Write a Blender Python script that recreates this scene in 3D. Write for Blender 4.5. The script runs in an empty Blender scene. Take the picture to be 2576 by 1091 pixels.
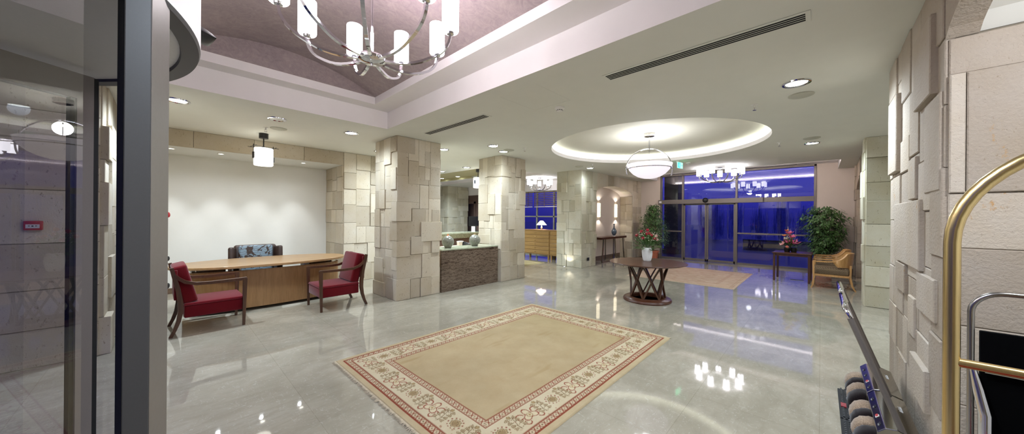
import bpy, bmesh, math, random
from mathutils import Vector, Matrix
from mathutils.geometry import tessellate_polygon

S = bpy.context.scene
COL = S.collection
PI = math.pi

# ------------------------------------------------------------------ colours and materials
def C(h):
    h = h.lstrip('#')
    r = [int(h[i:i+2], 16)/255 for i in (0, 2, 4)]
    return tuple((c/12.92 if c <= .04045 else ((c+.055)/1.055)**2.4) for c in r) + (1.0,)

class NT:
    """tiny node helper"""
    def __init__(s, name):
        s.m = bpy.data.materials.new(name); s.m.use_nodes = True
        s.t = s.m.node_tree; s.n = s.t.nodes; s.l = s.t.links
        s.b = s.n['Principled BSDF']
        s.out = s.n['Material Output']
    def node(s, typ, **kw):
        n = s.n.new(typ)
        for k, v in kw.items():
            if k.startswith('i_'):
                key = k[2:]
                n.inputs[int(key) if key.isdigit() else key.replace('_', ' ')].default_value = v
            else: setattr(n, k, v)
        return n
    def link(s, a, b): s.l.new(a, b)
    def coord(s, scale=(1, 1, 1), kind='Object'):
        tc = s.node('ShaderNodeTexCoord'); mp = s.node('ShaderNodeMapping')
        mp.inputs['Scale'].default_value = scale
        s.link(tc.outputs[kind], mp.inputs['Vector']); return mp.outputs[0]
    def noise(s, vec, scale, detail=4, rough=.6, dist=0):
        n = s.node('ShaderNodeTexNoise'); n.inputs['Scale'].default_value = scale
        n.inputs['Detail'].default_value = detail; n.inputs['Roughness'].default_value = rough
        n.inputs['Distortion'].default_value = dist
        if vec: s.link(vec, n.inputs['Vector'])
        return n.outputs['Fac']
    def ramp(s, fac, stops):
        r = s.node('ShaderNodeValToRGB'); e = r.color_ramp.elements
        while len(e) > 1: e.remove(e[-1])
        e[0].position = stops[0][0]; e[0].color = stops[0][1]
        for p, c in stops[1:]:
            x = e.new(p); x.color = c
        s.link(fac, r.inputs[0]); return r.outputs[0]
    def mix(s, fac, a, b, mode='MIX'):
        m = s.node('ShaderNodeMix'); m.data_type = 'RGBA'; m.blend_type = mode
        for v, i in ((fac, 0), (a, 6), (b, 7)):
            if hasattr(v, 'type'): s.link(v, m.inputs[i])
            else: m.inputs[i].default_value = v
        return m.outputs[2]
    def bump(s, h, strength=.3, dist=.01):
        b = s.node('ShaderNodeBump'); b.inputs['Strength'].default_value = strength
        b.inputs['Distance'].default_value = dist
        s.link(h, b.inputs['Height']); s.link(b.outputs[0], s.b.inputs['Normal'])
    def base(s, c):
        if hasattr(c, 'type'): s.link(c, s.b.inputs['Base Color'])
        else: s.b.inputs['Base Color'].default_value = c
    def pr(s, rough=.5, metal=0, spec=.5, coat=0):
        s.b.inputs['Roughness'].default_value = rough; s.b.inputs['Metallic'].default_value = metal
        s.b.inputs['Specular IOR Level'].default_value = spec; s.b.inputs['Coat Weight'].default_value = coat
        s.b.inputs['Coat Roughness'].default_value = .08
        return s

W1 = (1, 1, 1, 1); K0 = (0, 0, 0, 1)

def plain(name, col, rough=.5, metal=0, spec=.5, grain=0, gs=60, bump=0, coat=0):
    t = NT(name).pr(rough, metal, spec, coat)
    c = C(col) if isinstance(col, str) else col
    if grain or bump:
        v = t.coord(); f = t.noise(v, gs)
        if grain:
            d = tuple(x*(1-grain) for x in c[:3]) + (1,); l = tuple(min(1, x*(1+grain)) for x in c[:3]) + (1,)
            t.base(t.ramp(f, [(.3, d), (.7, l)]))
        else: t.base(c)
        if bump: t.bump(f, bump, .004)
    else: t.base(c)
    return t.m

def emit(name, col, strength, grad=None):
    t = NT(name).pr(.4)
    t.base(C(col)); t.b.inputs['Emission Color'].default_value = C(col)
    t.b.inputs['Emission Strength'].default_value = strength
    return t.m

def wood(name, dark, light, scale=1.0, axis=0, rough=.35, coat=.15):
    t = NT(name).pr(rough, 0, .5, coat)
    sc = [14*scale, 14*scale, 14*scale]; sc[axis] = 1.2*scale
    v = t.coord(tuple(sc)); f = t.noise(v, 2.2, 6, .65, .6)
    v2 = t.coord(tuple(x*5 for x in sc)); f2 = t.noise(v2, 3, 3, .6)
    c = t.ramp(f, [(.25, C(dark)), (.75, C(light))])
    c = t.mix(.25, c, t.ramp(f2, [(.35, C(dark)), (.65, C(light))]), 'MULTIPLY')
    t.base(c); t.bump(f2, .05, .002); return t.m

def stone_mat(name, a, b, spots=.5, rough_b=.6, ps=38):
    t = NT(name).pr(.85, 0, .25)
    at = t.node('ShaderNodeAttribute', attribute_name='tone')
    v = t.coord(); big = t.noise(v, 2.2, 5, .6)
    c = t.ramp(at.outputs['Fac'], [(0, C(a)), (1, C(b))])
    c = t.mix(t.ramp(big, [(.3, (0, 0, 0, 1)), (.75, (.45, .45, .45, 1))]), c, t.mix(1.0, c, C('#e2cfa6'), 'MULTIPLY'))
    sv = t.coord((1, 1, .55)); sp = t.noise(sv, ps, 3, .7)
    c = t.mix(t.ramp(sp, [(.63 if ps < 50 else .665, K0), (.68 if ps < 50 else .71, (.5, .5, .5, 1))]), c, C('#7d6a52'))
    ru = t.noise(t.coord((1, 1, .6)), 7, 6, .75)
    c = t.mix(t.ramp(ru, [(.665 if ps < 50 else .635, K0), (.72 if ps < 50 else .70, (spots, spots, spots, 1))]), c, C('#b5894f'))
    t.base(c)
    fine = t.noise(v, 60 if ps > 50 else 85, 4, .6)
    pit = t.ramp(sp, [(.6, W1), (.68, (.2, .2, .2, 1))])
    h = t.mix(.5 if ps < 50 else .12, fine, pit); t.bump(h, rough_b, .008)
    return t.m

def floor_mat():
    t = NT('polished_marble').pr(.07, 0, .62)
    v = t.coord(); big = t.noise(v, .9, 6, .62, .5); med = t.noise(t.coord((1, 2.3, 1)), 3.2, 8, .7, 1.0)
    c = t.ramp(big, [(.3, C('#948d7c')), (.55, C('#aca594')), (.75, C('#bab4a5'))])
    c = t.mix(t.ramp(med, [(.35, (.55, .55, .55, 1)), (.62, K0)]), c, C('#918a79'))
    fl = t.noise(t.coord((3, 9, 1)), 4.5, 4, .7, 1.6)
    c = t.mix(t.ramp(fl, [(.625, K0), (.65, (.5, .5, .5, 1)), (.685, K0)]), c, C('#d5d2c6'))
    fl2 = t.noise(t.coord((8, 3.2, 1)), 3.4, 4, .7, 1.6)
    c = t.mix(t.ramp(fl2, [(.625, K0), (.65, (.45, .45, .45, 1)), (.68, K0)]), c, C('#d8d5ca'))
    br = t.node('ShaderNodeTexBrick'); br.offset = 0.0
    for k, x in (('Scale', 1.0), ('Mortar Size', .0022), ('Brick Width', .8), ('Row Height', .8), ('Mortar Smooth', .0)):
        br.inputs[k].default_value = x
    br.inputs['Color1'].default_value = (.94, .94, .94, 1); br.inputs['Color2'].default_value = (1, 1, 1, 1)
    br.inputs['Mortar'].default_value = (.80, .79, .76, 1)
    t.link(v, br.inputs['Vector'])
    t.base(t.mix(1.0, c, br.outputs['Color'], 'MULTIPLY'))
    rg = t.ramp(med, [(.3, (.022,)*3 + (1,)), (.7, (.055,)*3 + (1,))]); t.link(rg, t.b.inputs['Roughness'])
    return t.m

def plaster(name, col, var=.03, bump=.04):
    t = NT(name).pr(.8, 0, .2); c = C(col); v = t.coord(); f = t.noise(v, 3, 5, .6)
    t.base(t.ramp(f, [(.3, tuple(x*(1-var) for x in c[:3]) + (1,)), (.7, c)]))
    t.bump(t.noise(v, 90, 3), bump, .003); return t.m

def venetian_mat():
    t = NT('brown_venetian_plaster').pr(.42, 0, .4); v = t.coord()
    f = t.noise(v, 2.1, 7, .68, 1.4); g = t.noise(v, 9, 5, .7, 2.5)
    c = t.ramp(f, [(.25, C('#84767a')), (.5, C('#968888')), (.75, C('#ac9c98'))])
    c = t.mix(.35, c, t.ramp(g, [(.35, C('#84757a')), (.65, C('#b4a5a0'))])); t.base(c); return t.m

def glass_mat(name, tint, f0=.05):
    t = NT(name); t.n.remove(t.b)
    tr = t.node('ShaderNodeBsdfTransparent'); tr.inputs[0].default_value = tint
    gl = t.node('ShaderNodeBsdfGlossy'); gl.inputs['Roughness'].default_value = .0
    lw = t.node('ShaderNodeLayerWeight'); lw.inputs['Blend'].default_value = .5
    pw = t.node('ShaderNodeMath', operation='POWER'); pw.inputs[1].default_value = 5
    ma = t.node('ShaderNodeMath', operation='MULTIPLY_ADD'); ma.inputs[1].default_value = 1-f0; ma.inputs[2].default_value = f0
    mx = t.node('ShaderNodeMixShader')
    t.link(lw.outputs['Facing'], pw.inputs[0]); t.link(pw.outputs[0], ma.inputs[0]); t.link(ma.outputs[0], mx.inputs[0])
    t.link(tr.outputs[0], mx.inputs[1]); t.link(gl.outputs[0], mx.inputs[2]); t.link(mx.outputs[0], t.out.inputs[0]); return t.m

def attr_mat(name, attr='tone', rough=.9, bump=.3, bs=260):
    t = NT(name).pr(rough, 0, .15)
    at = t.node('ShaderNodeAttribute', attribute_name=attr); v = t.coord()
    f = t.noise(v, bs, 2); big = t.noise(v, 3.5, 5, .65)
    c = t.mix(1.0, at.outputs['Color'], t.ramp(big, [(.3, (.88, .84, .78, 1)), (.7, W1)]), 'MULTIPLY')
    c = t.mix(1.0, c, t.ramp(f, [(.3, (.84, .84, .84, 1)), (.7, W1)]), 'MULTIPLY')
    t.base(c); t.bump(f, bump, .004); return t.m

def granite(name, cols, stretch=(1, 1, 1), scale=6, rough=.12):
    t = NT(name).pr(rough, 0, .5); v = t.coord(stretch)
    f = t.noise(v, scale, 9, .72, 2.2)
    t.base(t.ramp(f, [(p, C(c)) for p, c in cols])); return t.m

def wave_granite(name):
    t = NT(name).pr(.15, 0, .5); v = t.coord((.55, .55, 1))
    w = t.node('ShaderNodeTexWave', wave_type='BANDS', bands_direction='Z'); w.inputs['Scale'].default_value = 4.2; w.inputs['Distortion'].default_value = 15
    w.inputs['Detail'].default_value = 6; w.inputs['Detail Scale'].default_value = 1.6; w.inputs['Detail Roughness'].default_value = .66; t.link(v, w.inputs[0])
    f = t.noise(t.coord((.6, .6, 3.0)), 4.5, 9, .72, 2.4); g = t.noise(v, 2.2, 5, .6)
    c = t.ramp(w.outputs['Fac'], [(.05, C('#3a2d23')), (.3, C('#6b5b4d')), (.6, C('#8d7d6c')), (.9, C('#78685a'))])
    c = t.mix(.55, c, t.ramp(f, [(.3, C('#221812')), (.42, C('#57463a')), (.5, C('#958270')), (.56, C('#4a3a2f')), (.64, C('#a08d7a')), (.75, C('#6d5a49'))]))
    t.base(t.mix(t.ramp(g, [(.35, K0), (.7, (.4, .4, .4, 1))]), c, C('#6f6247'), 'MULTIPLY')); return t.m

def fabric(name, a, b, scale=220, rough=.95):
    t = NT(name).pr(rough, 0, .1); v = t.coord(); f = t.noise(v, scale, 2)
    t.base(t.ramp(f, [(.3, C(a)), (.7, C(b))])); t.bump(f, .2, .002)
    t.b.inputs['Sheen Weight'].default_value = .25; return t.m

def check_fabric(name, a, b, s):
    t = NT(name).pr(.9, 0, .1); v = t.coord((s, s, s)); 
    rot = t.node('ShaderNodeMapping'); rot.inputs['Rotation'].default_value = (.5, .6, PI/4); t.link(v, rot.inputs[0])
    ck = t.node('ShaderNodeTexChecker'); ck.inputs['Scale'].default_value = 1
    ck.inputs['Color1'].default_value = C(a); ck.inputs['Color2'].default_value = C(b)
    t.link(rot.outputs[0], ck.inputs['Vector']); t.base(ck.outputs[0]); return t.m

def damask_mat():
    t = NT('blue_damask').pr(.55, 0, .4); v = t.coord((6.2, 6.2, 5.2))
    w = t.node('ShaderNodeTexWave', wave_type='RINGS'); w.inputs['Scale'].default_value = .55
    w.inputs['Distortion'].default_value = 7; w.inputs['Detail'].default_value = 2.5; w.inputs['Detail Scale'].default_value = 1.3
    t.link(v, w.inputs[0]); f = t.noise(v, 1.1, 3, .6, 1.6)
    c = t.ramp(w.outputs['Fac'], [(.5, C('#7d909c')), (.56, C('#4a3526')), (.68, C('#5b4634')), (.74, C('#8195a2'))])
    c = t.mix(t.ramp(f, [(.56, K0), (.6, W1)]), c, C('#3d2b20')); t.base(c); return t.m

def brushed(name, col, rough=.3, axis=2):
    t = NT(name).pr(rough, 1.0); sc = [90, 90, 90]; sc[axis] = 2
    f = t.noise(t.coord(tuple(sc)), 3, 3); c = C(col)
    t.base(t.ramp(f, [(.3, tuple(x*.85 for x in c[:3]) + (1,)), (.7, c)])); return t.m

M = dict(
    ceiling=plaster('ceiling_paint', '#e4e3da'), fascia=plaster('fascia_paint', '#efeae8'), wall=plaster('white_wall_paint', '#e9e8e1'),
    beige=plaster('beige_wall_paint', '#cfc2b6'), dome=plaster('dome_paint', '#d3cfbd'), yellow=plaster('pale_yellow_paint', '#cfc79c'),
    brown=plaster('brown_panel', '#6c5850'), vault=venetian_mat(), floor=floor_mat(),
    stone=stone_mat('cut_stone', '#b4aa98', '#d8d0bf', .35), stone_rust=stone_mat('rusty_cut_stone', '#a69b8f', '#c3b9ad', .85, .9, 75), mortar=plain('dark_joint', '#7f7667', .95),
    stone_green=stone_mat('pale_cut_stone', '#bdb9a4', '#dcd9c8', .35), stone_dim=stone_mat('brown_cut_stone', '#a3978a', '#bfb2a2', .3),
    chrome=plain('chrome', '#d9d9de', .06, 1), steel=brushed('brushed_steel', '#a9a6a3', .22), mirror_steel=plain('polished_steel', '#aaa69d', .14, 1, grain=.05, gs=3),
    brass=brushed('polished_brass', '#dcc38c', .27, 2), grey_metal=plain('bronze_grey_frame', '#746d67', .4, .3, grain=.04),
    alu=plain('grey_powder_coat', '#8d8580', .42, .2, grain=.03, gs=200), alu_dark=plain('dark_grey_powder_coat', '#4a4849', .42, .2, grain=.03, gs=200),
    black=plain('black_plastic', '#141416', .35, grain=.1), rubber=plain('black_rubber', '#1a1a1b', .7, grain=.1), dark=plain('black_slot', '#050505', .9, grain=.1),
    white=plain('white_plastic', '#e6e4de', .45, grain=.02), red=plain('red_plastic', '#b01c24', .35, grain=.04), paper=plain('paper_white', '#eceae4', .8, grain=.03),
    shade=emit('lit_opal_glass', '#fbf5fb', 17), shade_far=emit('lit_opal_glass_far', '#f8f6ff', 6.5), bowl=emit('bowl_opal_glass', '#f0eaf4', .62), lens=emit('downlight_lens', '#f7fff4', 14), small_lens=emit('spot_lens', '#fffdf2', 8),
    lantern=emit('lantern_glass', '#fffcef', 3.0), cove=emit('cove_strip', '#f4fcfb', 7), cove_strong=emit('door_cove_strip', '#fff6f4', 22), lamp_shade=emit('small_lamp_shade', '#fff2e6', 1.8), sconce=emit('sconce_glass', '#fff0cf', 2.2),
    exit=emit('exit_green', '#35f0a6', 1.5), exit_white=emit('exit_pale', '#9cffd6', 1.1),
    oak=wood('oak_veneer', '#9c7a50', '#c6a274', 1, 0), oak_v=wood('oak_panel', '#8d6a43', '#b08a5c', 1, 2), oak_gold=wood('golden_oak', '#a6834c', '#c6a368', 1, 1),
    walnut=wood('dark_walnut', '#44230f', '#693c24', 1, 0), walnut_v=wood('walnut_legs', '#422413', '#653f28', 1, 2), maple=wood('maple', '#b98a4e', '#d8ad72', 1, 2),
    redfab=fabric('red_upholstery', '#5e0a14', '#701019'), leather=plain('brown_leather', '#3a2820', .45, grain=.15, gs=30, bump=.1), damask=damask_mat(),
    check=check_fabric('checked_upholstery', '#8a765b', '#4b3c2f', 62), rug=attr_mat('rug_pile'), fringe=plain('rug_fringe', '#b3a58c', .95, grain=.25, gs=40),
    counter=wave_granite('brown_wave_granite'),
    countertop=granite('green_marble_top', [(.3, '#8f947c'), (.55, '#b3b69d'), (.75, '#a3a68f')], (1, 1, 1), 4, .08),
    speck=granite('speckled_granite', [(.36, '#3c3a2a'), (.46, '#8f8b6c'), (.52, '#4a4732'), (.6, '#c1bd9b'), (.7, '#6c6849')], (1, 1, 1), 32, .15),
    mosaic=granite('grey_mosaic', [(.38, '#33342e'), (.45, '#8b8a7c'), (.51, '#4a4840'), (.57, '#a9a898'), (.66, '#5a584e')], (1, 1, 1), 55, .25),
    glass=glass_mat('clear_glass', (.93, .94, .96, 1), .045), door_glass=glass_mat('lobby_glass', (.78, .80, .86, 1), .11), mirror_glass=glass_mat('drum_glass', (.66, .67, .71, 1), .10),
    porcelain=plain('white_porcelain', '#eeeeea', .25, grain=.02, coat=.3), blueglaze=plain('blue_glaze', '#4a5563', .2, grain=.4, gs=26, coat=.3),
    terracotta=plain('terracotta', '#b0654a', .75, grain=.15, gs=12, bump=.1), speaker=plain('speaker_grille', '#bdbcae', .7, grain=.06, gs=90), pale_frame=plain('pale_window_frame', '#a3a698', .4, .2, grain=.03), soil=plain('soil', '#2c221a', .95, grain=.4, gs=60, bump=.4),
    leaf=plain('ficus_leaf', '#4a6e33', .42, grain=.45, gs=9), leaf2=plain('ficus_leaf_dark', '#3a5929', .42, grain=.5, gs=9), bark=plain('bark', '#6b5d4a', .85, grain=.3, gs=18, bump=.3),
    rose=plain('rose_petal', '#a3142c', .6, grain=.25, gs=40), pinkpetal=plain('lily_pink', '#d7638a', .55, grain=.3, gs=25), palepink=plain('pale_pink_petal', '#e3a9a6', .6, grain=.2, gs=40),
    orange=plain('orange_petal', '#e7833f', .55, grain=.25, gs=40), coral=plain('coral_petal', '#ef8a76', .55, grain=.2, gs=40), cream=plain('cream_petal', '#e9e1cf', .6, grain=.1, gs=40),
    bristle_l=fabric('tan_bristles', '#7d6a58', '#b09a84', 160), bristle_d=fabric('black_bristles', '#120d0e', '#22181a', 160), brushwood=wood('brush_wood', '#a07048', '#c08a5c', 1, 1),
    pave=plain('outdoor_paving', '#33343e', .45, grain=.2, gs=4), tree=plain('dusk_tree', '#7682b4', .9, grain=.3, gs=5), eave=plain('dark_eave', '#3b3a42', .8, grain=.1),
    blind=wood('wood_blind', '#988672', '#b8a58f', 1, 1), screen=plain('dark_screen', '#0c0d10', .2, grain=.1), redbox=plain('dull_red_paint', '#9c2029', .4, grain=.05), skirting=wood('skirting', '#6b5647', '#88705d', 1, 0),
    label_red=plain('sticker_red', '#b33a3c', .5, grain=.05), label_dark=plain('sticker_ink', '#23242a', .5, grain=.05), label_pale=plain('sticker_pale', '#d8d8d6', .4, grain=.03),
)

# ------------------------------------------------------------------ mesh builder
class MB:
    def __init__(s):
        s.bm = bmesh.new(); s.tone = s.bm.loops.layers.float_color.new('tone'); s.cur = (.5, .5, .5, 1)
    def face(s, vs, mi=0):
        try: f = s.bm.faces.new(vs)
        except ValueError: return None
        f.material_index = mi
        for l in f.loops: l[s.tone] = s.cur
        return f
    def v(s, co): return s.bm.verts.new(co)
    def quad(s, a, b, c, d, mi=0): return s.face([s.v(p) for p in (a, b, c, d)], mi)
    def poly(s, pts, mi=0): return s.face([s.v(p) for p in pts], mi)
    def box(s, x0, y0, z0, x1, y1, z1, bev=0, mi=0, mat=None, seg=2):
        lo = (min(x0, x1), min(y0, y1), min(z0, z1)); hi = (max(x0, x1), max(y0, y1), max(z0, z1))
        vs = [s.v((lo[0] if i & 1 == 0 else hi[0], lo[1] if i & 2 == 0 else hi[1], lo[2] if i & 4 == 0 else hi[2])) for i in range(8)]
        fs = [s.face([vs[i] for i in q], mi) for q in ((0, 2, 3, 1), (4, 5, 7, 6), (0, 1, 5, 4), (2, 6, 7, 3), (0, 4, 6, 2), (1, 3, 7, 5))]
        if bev:
            es = list({e for f in fs for e in f.edges})
            r = bmesh.ops.bevel(s.bm, geom=es, offset=bev, segments=seg, profile=.5, affect='EDGES')
            nv = {v for f in r['faces'] for v in f.verts} | {v for v in vs if v.is_valid}
            for f in {f for v in nv for f in v.link_faces}:
                f.material_index = mi
                for l in f.loops: l[s.tone] = s.cur
            vs = list(nv)
        if mat is not None:
            for v in vs: v.co = mat @ v.co
        return vs
    def obox(s, c, size, rot=(0, 0, 0), bev=0, mi=0):
        m = Matrix.Translation(c) @ Matrix.Rotation(rot[2], 4, 'Z') @ Matrix.Rotation(rot[1], 4, 'Y') @ Matrix.Rotation(rot[0], 4, 'X')
        return s.box(-size[0]/2, -size[1]/2, -size[2]/2, size[0]/2, size[1]/2, size[2]/2, bev, mi, m)
    def bar(s, p, q, w, h, up=(0, 0, 1), bev=0, mi=0):
        p = Vector(p); q = Vector(q); d = (q-p); L = d.length; d.normalize(); u = Vector(up)
        if abs(d.dot(u)) > .98: u = Vector((0, 1, 0))
        a = d.cross(u).normalized(); b = a.cross(d).normalized()
        m = Matrix((( d.x, a.x, b.x, p.x), (d.y, a.y, b.y, p.y), (d.z, a.z, b.z, p.z), (0, 0, 0, 1)))
        return s.box(0, -w/2, -h/2, L, w/2, h/2, bev, mi, m)
    def tube(s, path, r, seg=10, closed=False, cap=True, mi=0, flat=1.0):
        P = [Vector(p) for p in path]; n = len(P)
        R = r if isinstance(r, (list, tuple)) else [r]*n
        rings = []; prev = None
        for i in range(n):
            if closed: t = P[(i+1) % n] - P[i-1]
            else: t = P[min(i+1, n-1)] - P[max(i-1, 0)]
            t.normalize()
            if prev is None:
                u = Vector((0, 0, 1)) if abs(t.z) < .9 else Vector((1, 0, 0))
                a = t.cross(u).normalized()
            else:
                a = (prev - t*prev.dot(t))
                a = a.normalized() if a.length > 1e-6 else t.orthogonal().normalized()
            prev = a; b = t.cross(a)
            rings.append([s.v(P[i] + (a*math.cos(2*PI*k/seg + PI/seg)*R[i] + b*math.sin(2*PI*k/seg + PI/seg)*R[i]*flat)) for k in range(seg)])
        m = n if closed else n-1
        for i in range(m):
            A = rings[i]; B = rings[(i+1) % n]
            for k in range(seg): s.face([A[k], A[(k+1) % seg], B[(k+1) % seg], B[k]], mi)
        if cap and not closed:
            s.face(list(reversed(rings[0])), mi); s.face(rings[-1], mi)
    def lathe(s, prof, seg=24, c=(0, 0, 0), axis='Z', mi=0, sx=1, sy=1):
        c = Vector(c); rings = []
        for r, z in prof:
            ring = []
            for k in range(seg):
                a = 2*PI*k/seg; x, y = r*math.cos(a)*sx, r*math.sin(a)*sy
                p = {'Z': (x, y, z), 'X': (z, x, y), 'Y': (x, z, y)}[axis]
                ring.append(s.v(c + Vector(p)))
            rings.append(ring)
        for A, B in zip(rings, rings[1:]):
            for k in range(seg): s.face([A[k], A[(k+1) % seg], B[(k+1) % seg], B[k]], mi)
        for ring, (r, z) in ((rings[0], prof[0]), (rings[-1], prof[-1])):
            if r > 1e-4: s.face(ring, mi)
    def prism(s, pts, z0, z1, mi=0, axis='Z', mat=None):
        def P(x, y, z):
            p = Vector({'Z': (x, y, z), 'Y': (x, z, y), 'X': (z, x, y)}[axis]); return mat @ p if mat else p
        A = [s.v(P(x, y, z0)) for x, y in pts]; B = [s.v(P(x, y, z1)) for x, y in pts]; n = len(pts)
        for i in range(n): s.face([A[i], A[(i+1) % n], B[(i+1) % n], B[i]], mi)
        s.face(list(reversed(A)), mi); s.face(B, mi)
    def build(s, name, mats, parent=None, smooth=True, ang=35, sub=0, bev=0, dbl=False):
        if dbl: bmesh.ops.remove_doubles(s.bm, verts=s.bm.verts, dist=1e-4)
        bmesh.ops.recalc_face_normals(s.bm, faces=s.bm.faces)
        me = bpy.data.meshes.new(name); s.bm.to_mesh(me); s.bm.free()
        for m in (mats if isinstance(mats, (list, tuple)) else [mats]): me.materials.append(m)
        if smooth:
            for p in me.polygons: p.use_smooth = True
            me.set_sharp_from_angle(angle=math.radians(ang))
        o = bpy.data.objects.new(name, me); COL.objects.link(o)
        if parent: o.parent = parent
        if bev:
            m = o.modifiers.new('bevel', 'BEVEL'); m.width = bev; m.segments = 2; m.limit_method = 'ANGLE'
        if sub:
            m = o.modifiers.new('subdivision', 'SUBSURF'); m.levels = sub; m.render_levels = sub
        return o

def tag(o, label=None, cat=None, group=None, kind=None):
    if label: o['label'] = label
    if cat: o['category'] = cat
    if group: o['group'] = group
    if kind: o['kind'] = kind
    return o
def thing(name, label, cat, loc=(0, 0, 0), rz=0, group=None):
    o = bpy.data.objects.new(name, None); COL.objects.link(o); o.empty_display_size = .1
    o.location = loc; o.rotation_euler = (0, 0, rz); return tag(o, label, cat, group)
def struct(name, label=None): 
    o = bpy.data.objects.new(name, None); COL.objects.link(o); return tag(o, label, None, None, 'structure')
def dup(root, label=None, loc=None, rz=None, group=None):
    r = root.copy(); COL.objects.link(r)
    if loc is not None: r.location = loc
    if rz is not None: r.rotation_euler = (0, 0, rz)
    if label: r['label'] = label
    if group: r['group'] = group
    for ch in root.children:
        c = ch.copy(); COL.objects.link(c); c.parent = r
        for g in ch.children:
            d = g.copy(); COL.objects.link(d); d.parent = c
    return r
def S_(o, label): return tag(o, label, None, None, 'structure')

# ------------------------------------------------------------------ cut stone facings
def stone_block(mb, O, U, N, u0, v0, u1, v1, d, rnd, gap=.0025):
    """one facing block on the plane through O spanned by U (along) and Z, N points outward"""
    t = rnd.random(); mb.cur = (t, t, t, 1); c = .005
    u0 += gap; v0 += gap; u1 -= gap; v1 -= gap
    if u1-u0 < .02 or v1-v0 < .02: return
    Z = Vector((0, 0, 1))
    def P(u, v, w): return O + U*u + Z*v + N*w
    back = [mb.v(P(u, v, -.02)) for u, v in ((u0, v0), (u1, v0), (u1, v1), (u0, v1))]
    mid = [mb.v(P(u, v, d-c)) for u, v in ((u0, v0), (u1, v0), (u1, v1), (u0, v1))]
    top = [mb.v(P(u, v, d)) for u, v in ((u0+c, v0+c), (u1-c, v0+c), (u1-c, v1-c), (u0+c, v1-c))]
    for A, B in ((back, mid), (mid, top)):
        for k in range(4): mb.face([A[k], A[(k+1) % 4], B[(k+1) % 4], B[k]])
    mb.face(top)
def guillotine(u0, v0, u1, v1, rnd, mw, mh, out):
    w, h = u1-u0, v1-v0
    if w > mw or h > mh:
        if w/mw > h/mh:
            k = u0 + w*rnd.uniform(.38, .62) if w < 2*mw else u0 + rnd.uniform(.6, 1.0)*mw
            guillotine(u0, v0, k, v1, rnd, mw, mh, out); guillotine(k, v0, u1, v1, rnd, mw, mh, out)
        else:
            k = v0 + h*rnd.uniform(.38, .62) if h < 2*mh else v0 + rnd.uniform(.6, 1.0)*mh
            guillotine(u0, v0, u1, k, rnd, mw, mh, out); guillotine(u0, k, u1, v1, rnd, mw, mh, out)
    else: out.append((u0, v0, u1, v1))
def facing(mb, O, U, N, w, z0, z1, seed, depths=(0, .0, 0, .01, .026), mw=.36, mh=.46, fixed=(), gap=.0022):
    rnd = random.Random(seed); O = Vector(O); U = Vector(U); N = Vector(N); out = []
    guillotine(0, z0, w, z1, rnd, mw, mh, out)
    for (a, b, c, d) in out: stone_block(mb, O, U, N, a, b, c, d, .012 + rnd.choice(depths) + rnd.uniform(0, .003), rnd)
    for (a, b, c, d, e) in fixed: stone_block(mb, O, U, N, a, b, c, d, .012 + e, rnd, gap)

def column(name, label, x0, y0, x1, y1, z1, seed, mat, corner_fixed=None, cat='column', faces='xXyY'):
    """square stone column: wrapped corner stones of irregular size and depth, facing stones between them"""
    rnd = random.Random(seed); mb = MB()
    w, d = x1-x0, y1-y0; Z = Vector((0, 0, 1))
    cs = {}
    for ci, (cx, cy, sx, sy) in enumerate(((x0, y0, 1, 1), (x1, y0, -1, 1), (x0, y1, 1, -1), (x1, y1, -1, -1))):
        z = 0
        while z < z1-.01:
            h = min(rnd.uniform(.22, .52), z1-z)
            if z1-z-h < .14: h = z1-z
            a = rnd.choice((.18, .28, .38, .48))*w; b = rnd.choice((.18, .28, .4, .5))*d; e = .0158 + rnd.choice((0, 0, 0, .01, .026)) + rnd.uniform(0, .003)
            t = rnd.random(); mb.cur = (t, t, t, 1)
            mb.box(cx-sx*e, cy-sy*e, z+.002, cx+sx*a, cy+sy*b, z+h-.002, .004, seg=1)
            z += h
    facing(mb, (x0, y0, 0), (1, 0, 0), (0, -1, 0), w, 0, z1, seed+1, mw=.31, mh=.55)
    facing(mb, (x0, y0, 0), (0, 1, 0), (-1, 0, 0), d, 0, z1, seed+2, mw=.31, mh=.55)
    facing(mb, (x0, y1, 0), (1, 0, 0), (0, 1, 0), w, 0, z1, seed+3, mw=.36, mh=.55)
    facing(mb, (x1, y0, 0), (0, 1, 0), (1, 0, 0), d, 0, z1, seed+4, mw=.36, mh=.55)
    t = thing(name, label, cat, (0, 0, 0))
    mb.cur = (.5, .5, .5, 1)
    mb.build('stone_facing', mat, t, smooth=False)
    k = MB(); k.box(x0, y0, 0, x1, y1, z1); k.build('core', M['mortar'], t, smooth=False)
    return t

# ================================================================== THE SETTING
CZ = 3.02
f = MB(); f.box(-1.5, -3.6, -.12, 13.3, 14.6, 0); S_(f.build('floor', M['floor'], smooth=False), 'polished grey beige marble tile floor of the lobby')

# ---- ceiling with a vaulted coffer, a round recess, a coffer at the doors and one behind the columns
OC = (6.85, 2.6); OR = 2.0
circle = [(OC[0]+OR*math.cos(2*PI*k/72), OC[1]+OR*math.sin(2*PI*k/72)) for k in range(72)]
outer = [(-1.5, -3.6), (13.42, -3.6), (13.42, -.35), (11.3, -.35), (11.3, 4.7), (13.42, 4.7), (13.42, 5.95), (10.7, 5.95), (10.7, 14.6), (-1.5, 14.6)]
h1 = [(-.52, -.48), (2.56, -.48), (2.56, 5.34), (-.52, 5.34)]
h2 = [(11.3, -.35), (13.42, -.35), (13.42, 4.7), (11.3, 4.7)]
h3 = [(6.5, 6.95), (8.85, 6.95), (8.85, 12.9), (6.5, 12.9)]
mb = MB(); loops = [outer, h1, circle, h3]
flat = [p for L in loops for p in L]
tris = tessellate_polygon([[Vector((x, y, 0)) for x, y in L] for L in loops])
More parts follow.
